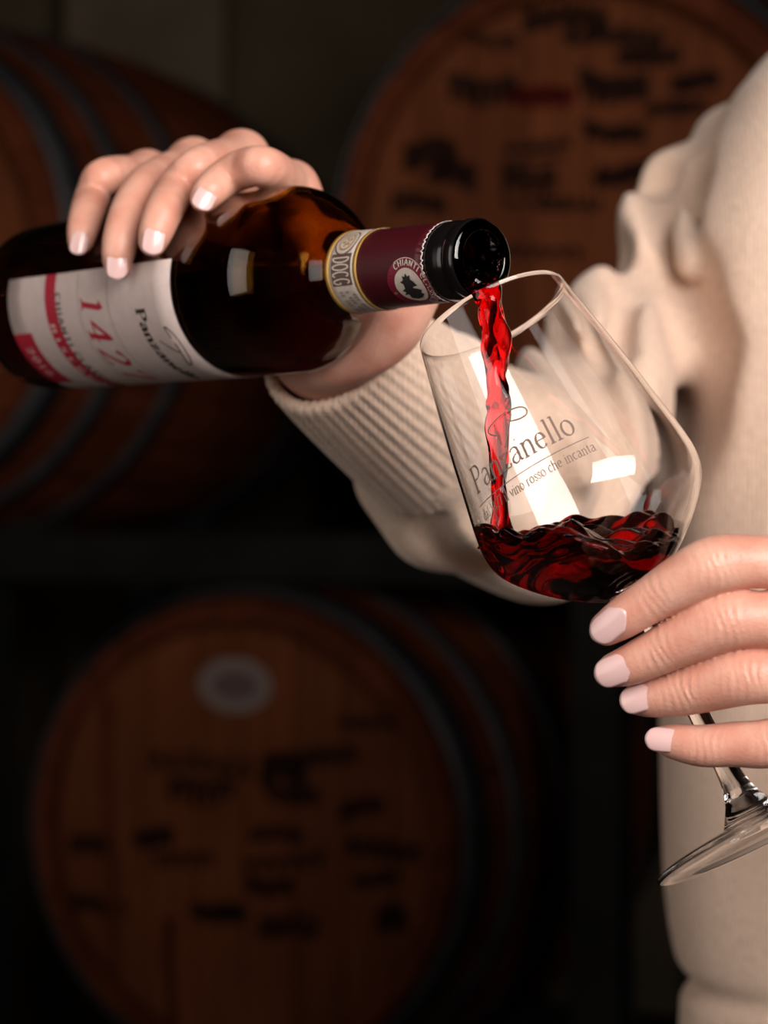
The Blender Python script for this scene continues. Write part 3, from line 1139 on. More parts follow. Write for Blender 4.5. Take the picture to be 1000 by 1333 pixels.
# wine inside the bottle: the inner shape cut at the level of the liquid
LEVEL = P(500, 341, 0.93)[2]
vs, fs = lathe([(p[0], max(p[1] + 0.0002, 0.00001)) for p in B_INN[8:]], BF, 96)
me = bpy.data.meshes.new('bottle_wine')
me.from_pydata([tuple(v - ORG_B) for v in vs], [], fs)
bm = bmesh.new()
bm.from_mesh(me)
r = bmesh.ops.bisect_plane(bm, geom=list(bm.verts) + list(bm.edges) + list(bm.faces), plane_co=(0, 0, LEVEL - ORG_B[2]), plane_no=(0, 0, 1), clear_outer=True)
bmesh.ops.remove_doubles(bm, verts=bm.verts, dist=0.00002)
bmesh.ops.holes_fill(bm, edges=[e for e in bm.edges if e.is_boundary], sides=0)
bmesh.ops.triangulate(bm, faces=[f for f in bm.faces if len(f.verts) > 4])
bmesh.ops.recalc_face_normals(bm, faces=bm.faces)
bm.to_mesh(me)
bm.free()
bw = link_mesh('bottle_wine', me, M_WINE_DARK, None, smooth=False)
bw.location = ORG_B
tag(bw, 'dark red wine lying inside the tipped bottle', 'wine')


# --------------------------------------------------------------- SDF tools
def surface_nets(f, lo, hi, h):
    lo, hi = np.asarray(lo, float), np.asarray(hi, float)
    n = np.maximum(np.ceil((hi - lo) / h).astype(int) + 1, 3)
    ax = [lo[i] + h * np.arange(n[i]) for i in range(3)]
    V = np.empty(n, np.float32)
    ch = max(1, int(1.2e6 / (n[1] * n[2])))
    for i in range(0, n[0], ch):
        X, Y, Z = np.meshgrid(ax[0][i:i + ch], ax[1], ax[2], indexing='ij')
        V[i:i + ch] = f(X.astype(np.float32), Y.astype(np.float32), Z.astype(np.float32))
    S = V < 0
    cell = np.zeros(n - 1, np.int8)
    for dx in (0, 1):
        for dy in (0, 1):
            for dz in (0, 1):
                cell += S[dx:n[0] - 1 + dx, dy:n[1] - 1 + dy, dz:n[2] - 1 + dz]
    act = (cell > 0) & (cell < 8)
    idx = -np.ones(n - 1, np.int64)
    ci = np.argwhere(act)
    idx[act] = np.arange(len(ci))
    acc = np.zeros((len(ci), 3))
    cnt = np.zeros(len(ci))
    corners = [(a, b, c) for a in (0, 1) for b in (0, 1) for c in (0, 1)]
    for p in corners:
        for k in range(3):
            if p[k] == 1:
                continue
            q = list(p)
            q[k] = 1
            vp = V[ci[:, 0] + p[0], ci[:, 1] + p[1], ci[:, 2] + p[2]].astype(float)
            vq = V[ci[:, 0] + q[0], ci[:, 1] + q[1], ci[:, 2] + q[2]].astype(float)
            m = (vp < 0) != (vq < 0)
            t = np.zeros_like(vp)
            t[m] = vp[m] / (vp[m] - vq[m])
            pt = np.array(p, float)[None, :].repeat(len(ci), 0)
            pt[:, k] += t
            acc[m] += pt[m]
            cnt[m] += 1
    verts = lo + (ci + acc / cnt[:, None]) * h
    quads = []
    for k in range(3):
        a, b = (k + 1) % 3, (k + 2) % 3
        s0 = [slice(None)] * 3
        s1 = [slice(None)] * 3
        s0[k] = slice(0, n[k] - 1)
        s1[k] = slice(1, n[k])
        for d in (a, b):
            s0[d] = slice(1, n[d] - 1)
            s1[d] = slice(1, n[d] - 1)
        A, B = S[tuple(s0)], S[tuple(s1)]
        for flip in (0, 1):
            e = np.argwhere((A & ~B) if not flip else (~A & B))
            if len(e) == 0:
                continue
            e = e.copy()
            e[:, a] += 1
            e[:, b] += 1
            def cellid(da, db):
                c = e.copy()
                c[:, a] -= da
                c[:, b] -= db
                return idx[c[:, 0], c[:, 1], c[:, 2]]
            q = np.stack([cellid(1, 1), cellid(0, 1), cellid(0, 0), cellid(1, 0)], 1)
            quads.append(q if not flip else q[:, ::-1])
    return verts, np.concatenate(quads)


def np_mesh(name, verts, quads):
    me = bpy.data.meshes.new(name)
    me.vertices.add(len(verts))
    me.vertices.foreach_set('co', np.asarray(verts, np.float32).ravel())
    me.loops.add(quads.size)
    me.loops.foreach_set('vertex_index', quads.astype(np.int32).ravel())
    me.polygons.add(len(quads))
    me.polygons.foreach_set('loop_start', np.arange(0, quads.size, 4, dtype=np.int32))
    me.polygons.foreach_set('loop_total', np.full(len(quads), 4, dtype=np.int32))
    me.update(calc_edges=True)
    me.validate()
    return me


def smooth_verts(verts, quads, it=2, lam=0.5):
    n = len(verts)
    e = np.concatenate([quads[:, [0, 1]], quads[:, [1, 2]], quads[:, [2, 3]], quads[:, [3, 0]]])
    deg = np.bincount(e.ravel(), minlength=n).astype(float)[:, None]
    v = verts.copy()
    for _ in range(it):
        acc = np.stack([np.bincount(e[:, 0], weights=v[e[:, 1], k], minlength=n) + np.bincount(e[:, 1], weights=v[e[:, 0], k], minlength=n) for k in range(3)], 1)
        v = v + lam * (acc / np.maximum(deg, 1) - v)
    return v


def cone(X, Y, Z, a, b, ra, rb):
    a, b = np.asarray(a, np.float32), np.asarray(b, np.float32)
    d = b - a
    L2 = float(d @ d) + 1e-12
    px, py, pz = X - a[0], Y - a[1], Z - a[2]
    t = np.clip((px * d[0] + py * d[1] + pz * d[2]) / L2, 0, 1)
    qx, qy, qz = px - t * d[0], py - t * d[1], pz - t * d[2]
    return np.sqrt(qx * qx + qy * qy + qz * qz) - (ra + (rb - ra) * t)


def smin(a, b, k):
    if k <= 0:
        return np.minimum(a, b)
    h = np.clip(k - np.abs(a - b), 0, None) / k
    return np.minimum(a, b) - h * h * k * 0.25


def smax(a, b, k):
    return -smin(-a, -b, k)


def chain(X, Y, Z, pts, k):
    """pts: list of (xyz, r)"""
    D = None
    for (a, ra), (b, rb) in zip(pts[:-1], pts[1:]):
        c = cone(X, Y, Z, a, b, ra, rb)
        D = c if D is None else smin(D, c, k)
    return D


def refine(pts, sub=5):
    """the same limb with a smooth centre line and taper"""
    q = smooth_profile([list(p) + [r_] for p, r_ in pts], sub)
    return [(x[:3], float(x[3])) for x in q]


def limb(X, Y, Z, pts, margin=0.02):
    """smooth limb, worked out only near it"""
    P3 = np.array([p for p, _ in pts])
    rm = max(r_ for _, r_ in pts) + margin
    lo, hi = P3.min(0) - rm, P3.max(0) + rm
    m = (X > lo[0]) & (X < hi[0]) & (Y > lo[1]) & (Y < hi[1]) & (Z > lo[2]) & (Z < hi[2])
    D = np.full(X.shape, margin, np.float32)
    if m.any():
        x, y, z = X[m], Y[m], Z[m]
        D[m] = np.minimum(margin, chain(x, y, z, pts, 0.0))
    return D


# ------------------------------------------------------- wine in the glass
ZW = CAM_H


def wine_top(X, Y):
    """height of the swirling surface"""
    u = (X - 0.045) / 0.07          # 0 at the left wall .. 1 at the right
    v = (Y - 0.845) / 0.075         # 0 near .. 1 far
    u = np.clip(u, -0.2, 1.3)
    v = np.clip(v, -0.2, 1.2)
    h = (1 - v) * (-0.0065 - 0.0175 * u) + v * (-0.0085 + 0.0125 * u)
    h = h + 0.0024 * np.sin(X * 190 + Y * 130) * np.sin(Y * 150 + 1.0) + 0.0010 * np.sin(X * 330 - Y * 420 + 0.6) + 0.0005 * np.sin(X * 260 + Y * 820 + 2 * np.sin(X * 120))
    h = h + 0.0045 * np.exp(-((u - 0.32) / 0.16) ** 2 - ((v - 0.15) / 0.35) ** 2)
    return ZW + h


def wine_sdf(X, Y, Z):
    rx, ry, rz = X - RIM_C[0], Y - RIM_C[1], Z - RIM_C[2]
    s = rx * GA[0] + ry * GA[1] + rz * GA[2]
    rad = np.sqrt(np.maximum(rx * rx + ry * ry + rz * rz - s * s, 0))
    rin = np.interp(s.ravel(), INN[:, 0], INN[:, 1]).reshape(s.shape) + 0.0003
    d1 = (rad - rin) * 0.8
    d1 = np.maximum(d1, s - 0.1163)
    d2 = (Z - wine_top(X, Y)) * 0.9
    return smax(d1, d2, 0.0006)


c = RIM_C + GA * 0.09
v, q = surface_nets(wine_sdf, c - 0.055, c + 0.055, 0.0009)
v = smooth_verts(v, q, 1, 0.4)
gw = link_mesh('red_wine', np_mesh('red_wine', v - c, q), M_WINE)
gw.location = c
tag(gw, 'bright red wine swirling in the bottom of the tilted glass', 'wine')

# ------------------------------------------------------- the falling stream
lip_low = MOUTH - UPV * 0.0095
ST = [(MOUTH + BA * 0.030 - UPV * 0.0062, 6.0, 2.2), (MOUTH + BA * 0.012 - UPV * 0.0070, 6.0, 2.2), (MOUTH + BA * 0.001 - UPV * 0.0080, 5.8, 2.0), (MOUTH - BA * 0.0022 - UPV * 0.0105, 5.6, 2.4)]
zS = 0.8870
for x, y, w in [(637, 388, 19), (640, 403, 17.5), (643, 422, 17), (645, 440, 17.5), (646.5, 458, 16.5), (647, 472, 14), (646, 488, 13), (647, 505, 15.5), (648.5, 520, 17), (650, 535, 14.5), (648, 552, 13.5), (649, 575, 12.5), (649, 600, 11.5), (650, 625, 11), (651, 650, 11), (652, 672, 11.5), (653, 690, 14), (652, 705, 20), (651, 716, 24)]:
    zS += 0.0003
    ST.append((P(x, y, zS), w / F_PX * zS * 1000, w / F_PX * zS * 1000 * 0.72))


def stream_mesh():
    cs = smooth_profile([list(p) + [a, b] for p, a, b in ST], 8)
    n = 28
    vs, fs = [], []
    m = len(cs)
    for i in range(m):
        p = cs[i, :3]
        t = unit(cs[min(i + 1, m - 1), :3] - cs[max(i - 1, 0), :3])
        e1 = unit(np.array([1.0, 0, 0]) - t * t[0]) if abs(t[2]) > 0.5 else unit(FRV - t * np.dot(FRV, t))
        if i and np.dot(e1, pe) < 0:
            e1 = -e1
        if i:
            e1 = unit(0.3 * e1 + 0.7 * (pe - t * np.dot(pe, t)))
        pe = e1
        e2 = np.cross(t, e1)
        ra, rb = cs[i, 3] * mm, cs[i, 4] * mm
        ph = i * 0.055
        for k in range(n):
            a = 2 * math.pi * k / n
            wob = 1 + 0.16 * math.sin(2 * a + ph * 2.2) + 0.10 * math.sin(3 * a - ph * 3.1 + 1) + 0.06 * math.sin(5 * a + ph * 5) + 0.05 * math.sin(i * 0.33 + a)
            if i < 26:
                wob = 1 + (wob - 1) * i / 26
            vs.append(p + e1 * math.cos(a) * ra * wob + e2 * math.sin(a) * rb * wob)
    for i in range(m - 1):
        for k in range(n):
            j = (k + 1) % n
            fs.append((i * n + k, i * n + j, (i + 1) * n + j, (i + 1) * n + k))
    vs.append(cs[0, :3])
    vs.append(cs[-1, :3])
    for k in range(n):
        j = (k + 1) % n
        fs.append((len(vs) - 2, j, k))
        fs.append((len(vs) - 1, (m - 1) * n + k, (m - 1) * n + j))
    return vs, fs


vs, fs = stream_mesh()
so = ST[-1][0]
st_o = fix_normals(mesh_obj('wine_stream', rel(vs, so), fs, M_WINE))
st_o.location = so
tag(st_o, 'twisting stream of red wine falling from the bottle lip', 'wine')

# ------------------------------------------------------------------ person
PC = np.array([0.345, 1.37, 0.0])               # where she stands
person = empty('person', PC)
tag(person, 'person in a beige knitted sweater pouring wine into a held glass', 'person')

# --- arm joints
SH_R = P(1010, 247, 1.42)
EL_R = P(684, 655, 1.215)
WR_R = P(432, 452, 1.035)
SH_L = np.array([0.50, 1.40, SH_R[2]])
EL_L = np.array([0.575, 1.20, 1.02])
WR_L = P(1370, 800, 0.865)


def bottle_depth(px, py, off, extra=0.0):
    """point in front of the bottle whose centre is off from the glass (or level with its axis when past the outline)"""
    v = ray(px, py)
    w = CAMP - MOUTH
    vd = v - BA * np.dot(v, BA)
    wd = w - BA * np.dot(w, BA)
    a, b, c2 = vd @ vd, 2 * vd @ wd, wd @ wd - (B_R * mm + off) ** 2
    disc_ = b * b - 4 * a * c2
    t = (-b - math.sqrt(disc_)) / (2 * a) if disc_ > 0 else -b / (2 * a)
    return CAMP + v * (t + extra)


def push_out(p, off):
    s = np.dot(p - MOUTH, BA)
    rad = p - (MOUTH + BA * s)
    L = np.linalg.norm(rad)
    R = float(bottle_r(s)) + off
    return p if L >= R else p + rad / L * (R - L)


def finger_front(pts):
    return [(bottle_depth(x, y, r * mm - 0.0006, ex), r * mm) for x, y, r, ex in pts]


pinky = finger_front([(105, 314, 5.6, 0), (108, 298, 6.8, 0), (114, 275, 7.5, 0), (123, 250, 7.9, -.002), (138, 230, 8.5, .002)])
ring_ = finger_front([(153, 344, 5.9, 0), (155, 326, 7.2, 0), (161, 298, 7.9, 0), (174, 264, 8.2, -.001), (198, 236, 8.8, .002)])
middle = finger_front([(199, 315, 5.9, 0), (204, 299, 7.2, 0), (215, 272, 7.9, 0), (233, 241, 8.3, -.001), (262, 217, 8.9, .002)])
index_ = finger_front([(266, 258, 5.9, 0), (275, 247, 7.0, 0), (294, 231, 7.8, -.002), (320, 219, 8.3, -.003), (347, 218, 8.3, .002)])
KN = {'p': P(192, 229, 1.11), 'r': P(252, 214, 1.095), 'm': P(314, 206, 1.07), 'i': push_out(P(378, 246, 1.035), 0.009)}
pinky.append((KN['p'], 9.5 * mm))
ring_.append((KN['r'], 10 * mm))
middle.append((KN['m'], 11 * mm))
index_.append((KN['i'], 10.5 * mm))
pinky, ring_, middle, index_ = [refine(f) for f in (pinky, ring_, middle, index_)]


def palm_chain(a, b, ra, rb, off, n=5):
    out = []
    for t in np.linspace(0, 1, n):
        p = a + (b - a) * t
        r_ = ra + (rb - ra) * t
        out.append((push_out(p, r_ + off), r_))
    return out


WR_IN = WR_R + np.array([-0.004, -0.004, 0.004])
palm_r = [palm_chain(KN[k], WR_IN + np.array([dx, dy, dz]), 0.0105, 0.0155, 0.0, 6) for k, dx, dy, dz in
          (('p', -.010, .012, .006), ('r', -.004, .010, .003), ('m', .003, .004, 0), ('i', .008, -.002, -.003))]
def behind(s_, phi, off):
    return MOUTH + BA * s_ - (FRV * math.cos(math.radians(phi)) + UPV * math.sin(math.radians(phi))) * (float(bottle_r(s_)) + off)


thumb_r = refine([(behind(.100, 5, .014), .014), (behind(.104, 22, .012), .012), (behind(.112, 36, .010), .0100), (behind(.124, 45, .009), .0088), (behind(.133, 48, .008), .0072)])


def hand_r_sdf(X, Y, Z):
    D = None
    for ch_ in palm_r:
        c_ = limb(X, Y, Z, ch_)
        D = c_ if D is None else smin(D, c_, 0.012)
    D = smin(D, cone(X, Y, Z, WR_IN, WR_R + (EL_R - WR_R) * 0.45, 0.023, 0.026), 0.02)
    D = smin(D, limb(X, Y, Z, thumb_r), 0.010)
    F = None
    for ch_ in (pinky, ring_, middle, index_):
        c_ = limb(X, Y, Z, ch_)
        F = c_ if F is None else smin(F, c_, 0.0018)
    return smin(D, F, 0.009)


# --- left hand on the stem
def fpts(l):
    return refine([(P(x, y, d), r * mm) for x, y, r, d in l], 4)


L_index = fpts([(790, 818, 6.0, .8365), (812, 804, 7.2, .8335), (850, 779, 8.0, .830), (890, 755, 9.2, .8265), (930, 735, 9.9, .824), (975, 731, 9.2, .826), (1040, 734, 9.5, .829), (1095, 745, 11, .832)])
L_middle = fpts([(800, 872, 6.0, .8425), (822, 865, 7.2, .8395), (858, 848, 8.2, .836), (900, 827, 9.4, .832), (945, 808, 10.4, .829), (990, 806, 9.6, .829), (1050, 806, 10, .830), (1110, 808, 11.5, .832)])
L_ring = fpts([(830, 910, 5.6, .848), (850, 908, 7.0, .8455), (885, 901, 8.4, .842), (925, 890, 9.6, .838), (967, 880, 10.2, .834), (1010, 880, 9.5, .833), (1060, 880, 10, .834), (1115, 876, 11.5, .836)])
L_pinky = fpts([(864, 963, 4.9, .850), (882, 966, 6.4, .848), (915, 971, 7.4, .8455), (955, 969, 7.9, .843), (1000, 968, 8.6, .840), (1050, 955, 8.8, .839), (1110, 938, 10.5, .840)])
WL_IN = WR_L + np.array([0.0, 0.0, 0.0])
palm_l = [[(f[-1][0], f[-1][1]), (f[-1][0] * 0.5 + WL_IN * 0.5 + np.array([0, -0.004, 0]), .013), (WL_IN + np.array([0, 0, dz]), .016)] for f, dz in
          ((L_index, .012), (L_middle, .005), (L_ring, -.004), (L_pinky, -.010))]
thumb_l = fpts([(1260, 790, 17, .872), (1150, 800, 14, .886), (1040, 830, 11, .892), (960, 850, 9.5, .888), (905, 862, 8.5, .884)])


def hand_l_sdf(X, Y, Z):
    D = None
    for ch_ in palm_l:
        c_ = limb(X, Y, Z, ch_)
        D = c_ if D is None else smin(D, c_, 0.014)
    D = smin(D, cone(X, Y, Z, WL_IN, WL_IN + (EL_L - WL_IN) * 0.4, 0.024, 0.028), 0.02)
    D = smin(D, limb(X, Y, Z, thumb_l), 0.014)
    F = None
    for ch_ in (L_index, L_middle, L_ring, L_pinky):
        c_ = limb(X, Y, Z, ch_)
        F = c_ if F is None else smin(F, c_, 0.0016)
    D = smin(D, F, 0.008)
    # creases over the joints
    for fng, jj in ((L_index, (8, 16)), (L_middle, (8, 16)), (L_ring, (8, 16)), (L_pinky, (8, 16))):
        for j in jj:
            c0, r0 = fng[j]
            ax_ = unit(fng[j + 1][0] - fng[j - 1][0])
            t = (X - c0[0]) * ax_[0] + (Y - c0[1]) * ax_[1] + (Z - c0[2]) * ax_[2]
            rr = np.sqrt((X - c0[0]) ** 2 + (Y - c0[1] + r0) ** 2 + (Z - c0[2]) ** 2)
            wv = (X - c0[0]) * 300 + (Z - c0[2]) * 500
            D = D + 0.00040 * np.exp(-(rr / (r0 * 0.75)) ** 2) * np.sin(t * 2 * math.pi / 0.0027 + 1.3 * np.sin(wv))
    return D


def body_sdf(X, Y, Z):
    c0 = PC
    # hips, waist, chest
    def ell(cz, a, b, cc):
        q = np.sqrt(((X - c0[0]) / a) ** 2 + ((Y - c0[1]) / b) ** 2 + ((Z - cz) / cc) ** 2)
        return (q - 1) * min(a, b, cc)
    D = ell(0.86, 0.140, 0.075, 0.13)
    D = smin(D, ell(1.02, 0.12, 0.075, 0.17), 0.06)
    D = smin(D, ell(1.20, 0.14, 0.090, 0.16), 0.06)
    D = smin(D, cone(X, Y, Z, (c0[0], c0[1], 1.30), SH_R, 0.055, 0.040), 0.03)
    D = smin(D, cone(X, Y, Z, (c0[0], c0[1], 1.30), SH_L, 0.055, 0.040), 0.03)
    for a, b, w_ in ((SH_R + [0, .012, 0], EL_R + [0, .012, 0], WR_R), (SH_L, EL_L, WR_L)):
        D = smin(D, cone(X, Y, Z, a, b, 0.024, 0.019), 0.02)
        D = smin(D, cone(X, Y, Z, b, b + (w_ - b) * 0.75, 0.022, 0.022), 0.012)
    # neck and head
    hd = np.array([c0[0] - 0.01, c0[1] - 0.03, 1.535])
    D = smin(D, cone(X, Y, Z, (c0[0], c0[1] + 0.01, 1.33), hd + np.array([0, 0.02, -0.05]), 0.050, 0.046), 0.03)
    q = np.sqrt(((X - hd[0]) / 0.072) ** 2 + ((Y - hd[1]) / 0.092) ** 2 + ((Z - hd[2] - 0.01) / 0.108) ** 2)
    D = smin(D, (q - 1) * 0.072, 0.02)
    D = smin(D, cone(X, Y, Z, hd + [0, -0.055, -0.075], hd + [0, -0.04, -0.03], 0.030, 0.040), 0.03)
    D = smin(D, cone(X, Y, Z, hd + [0, -0.092, 0.015], hd + [0, -0.108, -0.028], 0.008, 0.012), 0.012)
    D = smin(D, cone(X, Y, Z, hd + [-0.016, -0.086, -0.058], hd + [0.016, -0.086, -0.058], 0.008, 0.008), 0.008)
    for sgn in (-1, 1):
        D = smin(D, cone(X, Y, Z, hd + [sgn * 0.072, 0.005, 0.02], hd + [sgn * 0.072, 0.0, -0.02], 0.012, 0.008), 0.006)
        D = smax(D, -cone(X, Y, Z, hd + [sgn * 0.030, -0.098, 0.012], hd + [sgn * 0.032, -0.098, 0.012], 0.013, 0.013), 0.012)
        hp = np.array([c0[0] + sgn * 0.080, c0[1], 0.76])
        kn = np.array([c0[0] + sgn * 0.090, c0[1] - 0.015, 0.46])
        an = np.array([c0[0] + sgn * 0.095, c0[1] + 0.01, 0.08])
        D = smin(D, cone(X, Y, Z, hp, kn, 0.070, 0.052), 0.03)
        D = smin(D, cone(X, Y, Z, kn, an, 0.050, 0.034), 0.02)
        D = smin(D, cone(X, Y, Z, an + [0, 0.02, -0.045], an + [sgn * .02, -0.13, -0.055], 0.030, 0.022), 0.03)
    return D


parts = []
v, q = surface_nets(body_sdf, (-0.12, 0.95, 0.0), (0.72, 1.56, 1.70), 0.0075)
parts.append((v, q))
allp = np.array([p for f in (pinky, ring_, middle, index_, thumb_r) for p, _ in f] + [p for f in palm_r for p, _ in f])
v, q = surface_nets(hand_r_sdf, allp.min(0) - 0.03, np.maximum(allp.max(0) + 0.03, WR_R + np.array([0.05, 0.1, 0.02])), 0.0011)
parts.append((smooth_verts(v, q, 1, 0.4), q))
allp = np.array([p for f in (L_index, L_middle, L_ring, L_pinky, thumb_l) for p, _ in f] + [p for f in palm_l for p, _ in f])
v, q = surface_nets(hand_l_sdf, allp.min(0) - 0.03, allp.max(0) + 0.03, 0.0009)
parts.append((smooth_verts(v, q, 1, 0.3), q))
off, VV, QQ = 0, [], []
for v, q in parts:
    VV.append(v)
    QQ.append(q + off)
    off += len(v)
body = link_mesh('body', np_mesh('body', np.concatenate(VV) - PC, np.concatenate(QQ)), M_SKIN, person)


# --- fingernails
def nail(c, d_along, nrm, w, l, R, tip_round=0.8):
    """curved nail: c centre on the finger surface, d_along towards the tip"""
    d_along = unit(d_along)
    nrm = unit(nrm - d_along * np.dot(nrm, d_along))
    side = np.cross(d_along, nrm)
    nu, nv = 12, 12
    vs, fs = [], []
    for i in range(nu + 1):
        x = -1 + 2 * i / nu
        for j in range(nv + 1):
            y = -1 + 2 * j / nv
            # squircle-like outline
            e = 1 - 0.30 * max(0, abs(y) - 0.45) ** 2 / 0.3 * (1.0 if y > 0 else 1.2)
            a = x * e * w * 0.5 / R
            yy = y * l * 0.5 * (1 - (0.20 if y > 0 else 0.42) * x * x)
            z = R * (math.cos(a) - 1) - 0.0006 * y * y * (1 if y > 0 else 0.4)
            vs.append(c + side * R * math.sin(a) + d_along * yy + nrm * (z + 0.0007) - PC)
    for i in range(nu):
        for j in range(nv):
            a = i * (nv + 1) + j
            fs.append((a, a + 1, a + nv + 2, a + nv + 1))
    o = mesh_obj('fingernail', vs, fs, M_NAIL, body)
    m = o.modifiers.new('thickness', 'SOLIDIFY')
    m.thickness = 0.0006
    m.offset = 0
    return o


TOCAM = np.array([0, -1.0, 0])


def surf_nail(sdf, px, py, d0, p_base, p_tip, w, l, R, n_hint=None):
    """drop a nail on the skin under a pixel"""
    v_ = ray(px, py)
    ts = np.arange(d0 - 0.03, d0 + 0.04, 0.0002)
    pts = CAMP + v_[None, :] * ts[:, None]
    val = sdf(pts[:, 0].astype(np.float32), pts[:, 1].astype(np.float32), pts[:, 2].astype(np.float32))
    hit = np.argmax(val < 0)
    c_ = pts[hit]
    e = 0.0025
    g = []
    for k in range(3):
        dd = np.zeros(3)
        dd[k] = e
        a_ = np.array([c_ + dd, c_ - dd], np.float32)
        s_ = sdf(a_[:, 0], a_[:, 1], a_[:, 2])
        g.append(s_[0] - s_[1])
    n_ = unit(np.array(g))
    if n_hint is not None:
        n_ = unit(n_ + np.asarray(n_hint))
    b_, t_ = P(*p_base), P(*p_tip)
    return nail(c_, t_ - b_, n_, w, l, R)


for px, py, d0, pb, pt, w, l, R in [
        (793, 813, .832, (813, 797, .832), (773, 830, .838), .0108, .0160, .0078),
        (799, 873, .838, (815, 868, .838), (783, 880, .842), .0112, .0145, .0078),
        (830, 909, .843, (845, 905, .843), (815, 914, .846), .0102, .0130, .0074),
        (865, 963, .846, (884, 965, .846), (848, 962, .848), .0090, .0135, .0064)]:
    surf_nail(hand_l_sdf, px, py, d0, pb, pt, w, l, R)
for f_, px, py, pb, pt, w, l, R in [
        (pinky, 103, 315, (106, 296), (99, 334), .0078, .0115, .0068),
        (ring_, 152, 344, (152, 324), (152, 366), .0092, .0125, .0074),
        (middle, 200, 311, (203, 292), (196, 332), .0094, .0130, .0074),
        (index_, 267, 256, (275, 240), (257, 273), .0094, .0120, .0072)]:
    d0 = f_[0][0][1]
    hb_, ht_ = bottle_depth(*pb, 0.012), bottle_depth(*pt, 0.010)
    v_ = ray(px, py)
    ts = np.arange(d0 - 0.03, d0 + 0.06, 0.0002)
    pts = CAMP + v_[None, :] * ts[:, None]
    val = hand_r_sdf(pts[:, 0].astype(np.float32), pts[:, 1].astype(np.float32), pts[:, 2].astype(np.float32))
    c_ = pts[np.argmax(val < 0)]
    g = []
    for k in range(3):
        dd = np.zeros(3)
        dd[k] = 0.0025
        a_ = np.array([c_ + dd, c_ - dd], np.float32)
        s_ = hand_r_sdf(a_[:, 0], a_[:, 1], a_[:, 2])
        g.append(s_[0] - s_[1])
    nail(c_, ht_ - hb_, unit(np.array(g)), w, l, R)


# --- sweater
def torso_half(z):
    zz = [0.76, 0.80, 0.842, 0.889, 0.94, 0.98, 1.08, 1.15, 1.244, 1.30, 1.33, 1.353, 1.40]
    aa = [0.187, 0.187, 0.181, 0.186, 0.190, 0.192, 0.188, 0.190, 0.194, 0.172, 0.154, 0.130, 0.065]
    return np.interp(z, zz, aa)


def sleeve_base(X, Y, Z):
    up = [(SH_R, 0.058), (SH_R * .7 + EL_R * .3 + np.array([-.001, .006, .006]), 0.0455), (SH_R * .45 + EL_R * .55 + np.array([-.002, .008, -.001]), 0.0410), (EL_R, 0.047)]
    D = chain(X, Y, Z, up, 0.015)
    fo = [(EL_R, 0.047), (EL_R * .7 + WR_R * .3 + np.array([-.002, 0, -.002]), 0.0478), (EL_R * .46 + WR_R * .54, 0.0425)]
    return smin(D, chain(X, Y, Z, fo, 0.02), 0.012)


def on_sleeve(px, py, sink):
    """point on the near side of the sleeve under a pixel, sink metres below its surface"""
    v_ = ray(px, py)
    ts = np.arange(0.98, 1.5, 0.001)
    pts = CAMP + v_[None, :] * ts[:, None]
    val = sleeve_base(*[pts[:, k].astype(np.float32) for k in range(3)])
    i_ = int(np.argmax(val < 0)) if (val < 0).any() else int(np.argmin(val))
    return CAMP + v_ * (ts[i_] + sink)


def cloth_lines(lines):
    out = []
    for amp, sig, pl in lines:
        pts = [(on_sleeve(x, y, 0.0), 0.0) for x, y in pl]
        out.append((refine(pts, 3), amp * mm, sig * mm))
    return out


RIDGES = cloth_lines([
    (24, 18, [(862, 226), (850, 248), (848, 285), (858, 320)]),       # bunched cloth at the top of the sleeve
    (22, 17, [(802, 368), (781, 378), (776, 405), (786, 450)]),       # second bunch above the crook
    (11, 11, [(706, 470), (735, 540), (752, 610)]),
    (18, 14, [(822, 400), (830, 480), (828, 570)]),
    (9, 10, [(764, 450), (778, 510), (774, 580)]),
    (9, 12, [(600, 500), (640, 580), (670, 660)]),
    (9, 12, [(585, 695), (640, 712), (690, 712)]),
])
GROOVES = cloth_lines([
    (60, 11, [(856, 236), (870, 270), (884, 312), (890, 345)]),
    (45, 10, [(836, 342), (820, 366), (808, 410), (804, 460)]),
    (32, 9, [(668, 455), (697, 515), (722, 590), (738, 660)]),
    (45, 10, [(738, 432), (790, 500), (808, 580), (800, 660)]),
    (25, 8, [(700, 432), (742, 475), (762, 530)]),
    (18, 11, [(620, 485), (660, 560), (690, 640)]),
    (25, 11, [(560, 690), (620, 738), (690, 745)]),
])


def sleeve_sdf(X, Y, Z):
    D = sleeve_base(X, Y, Z)
    A = np.zeros(X.shape, np.float32)
    near = np.abs(D) < 0.05
    x, y, z, acc = X[near], Y[near], Z[near], A[near]
    for pts, amp, sig in RIDGES:
        acc -= amp * np.exp(-(limb(x, y, z, pts, 0.06) / sig) ** 2)
    for pts, amp, sig in GROOVES:
        acc += amp * np.exp(-(limb(x, y, z, pts, 0.06) / sig) ** 2)
    A[near] = acc
    return (D + A) * 0.6 - 0.0010 * np.sin(X * 95 + Z * 60 + 1.5 * np.sin(Y * 30)) - 0.0007 * np.sin(Z * 130 - X * 50 + 0.8)


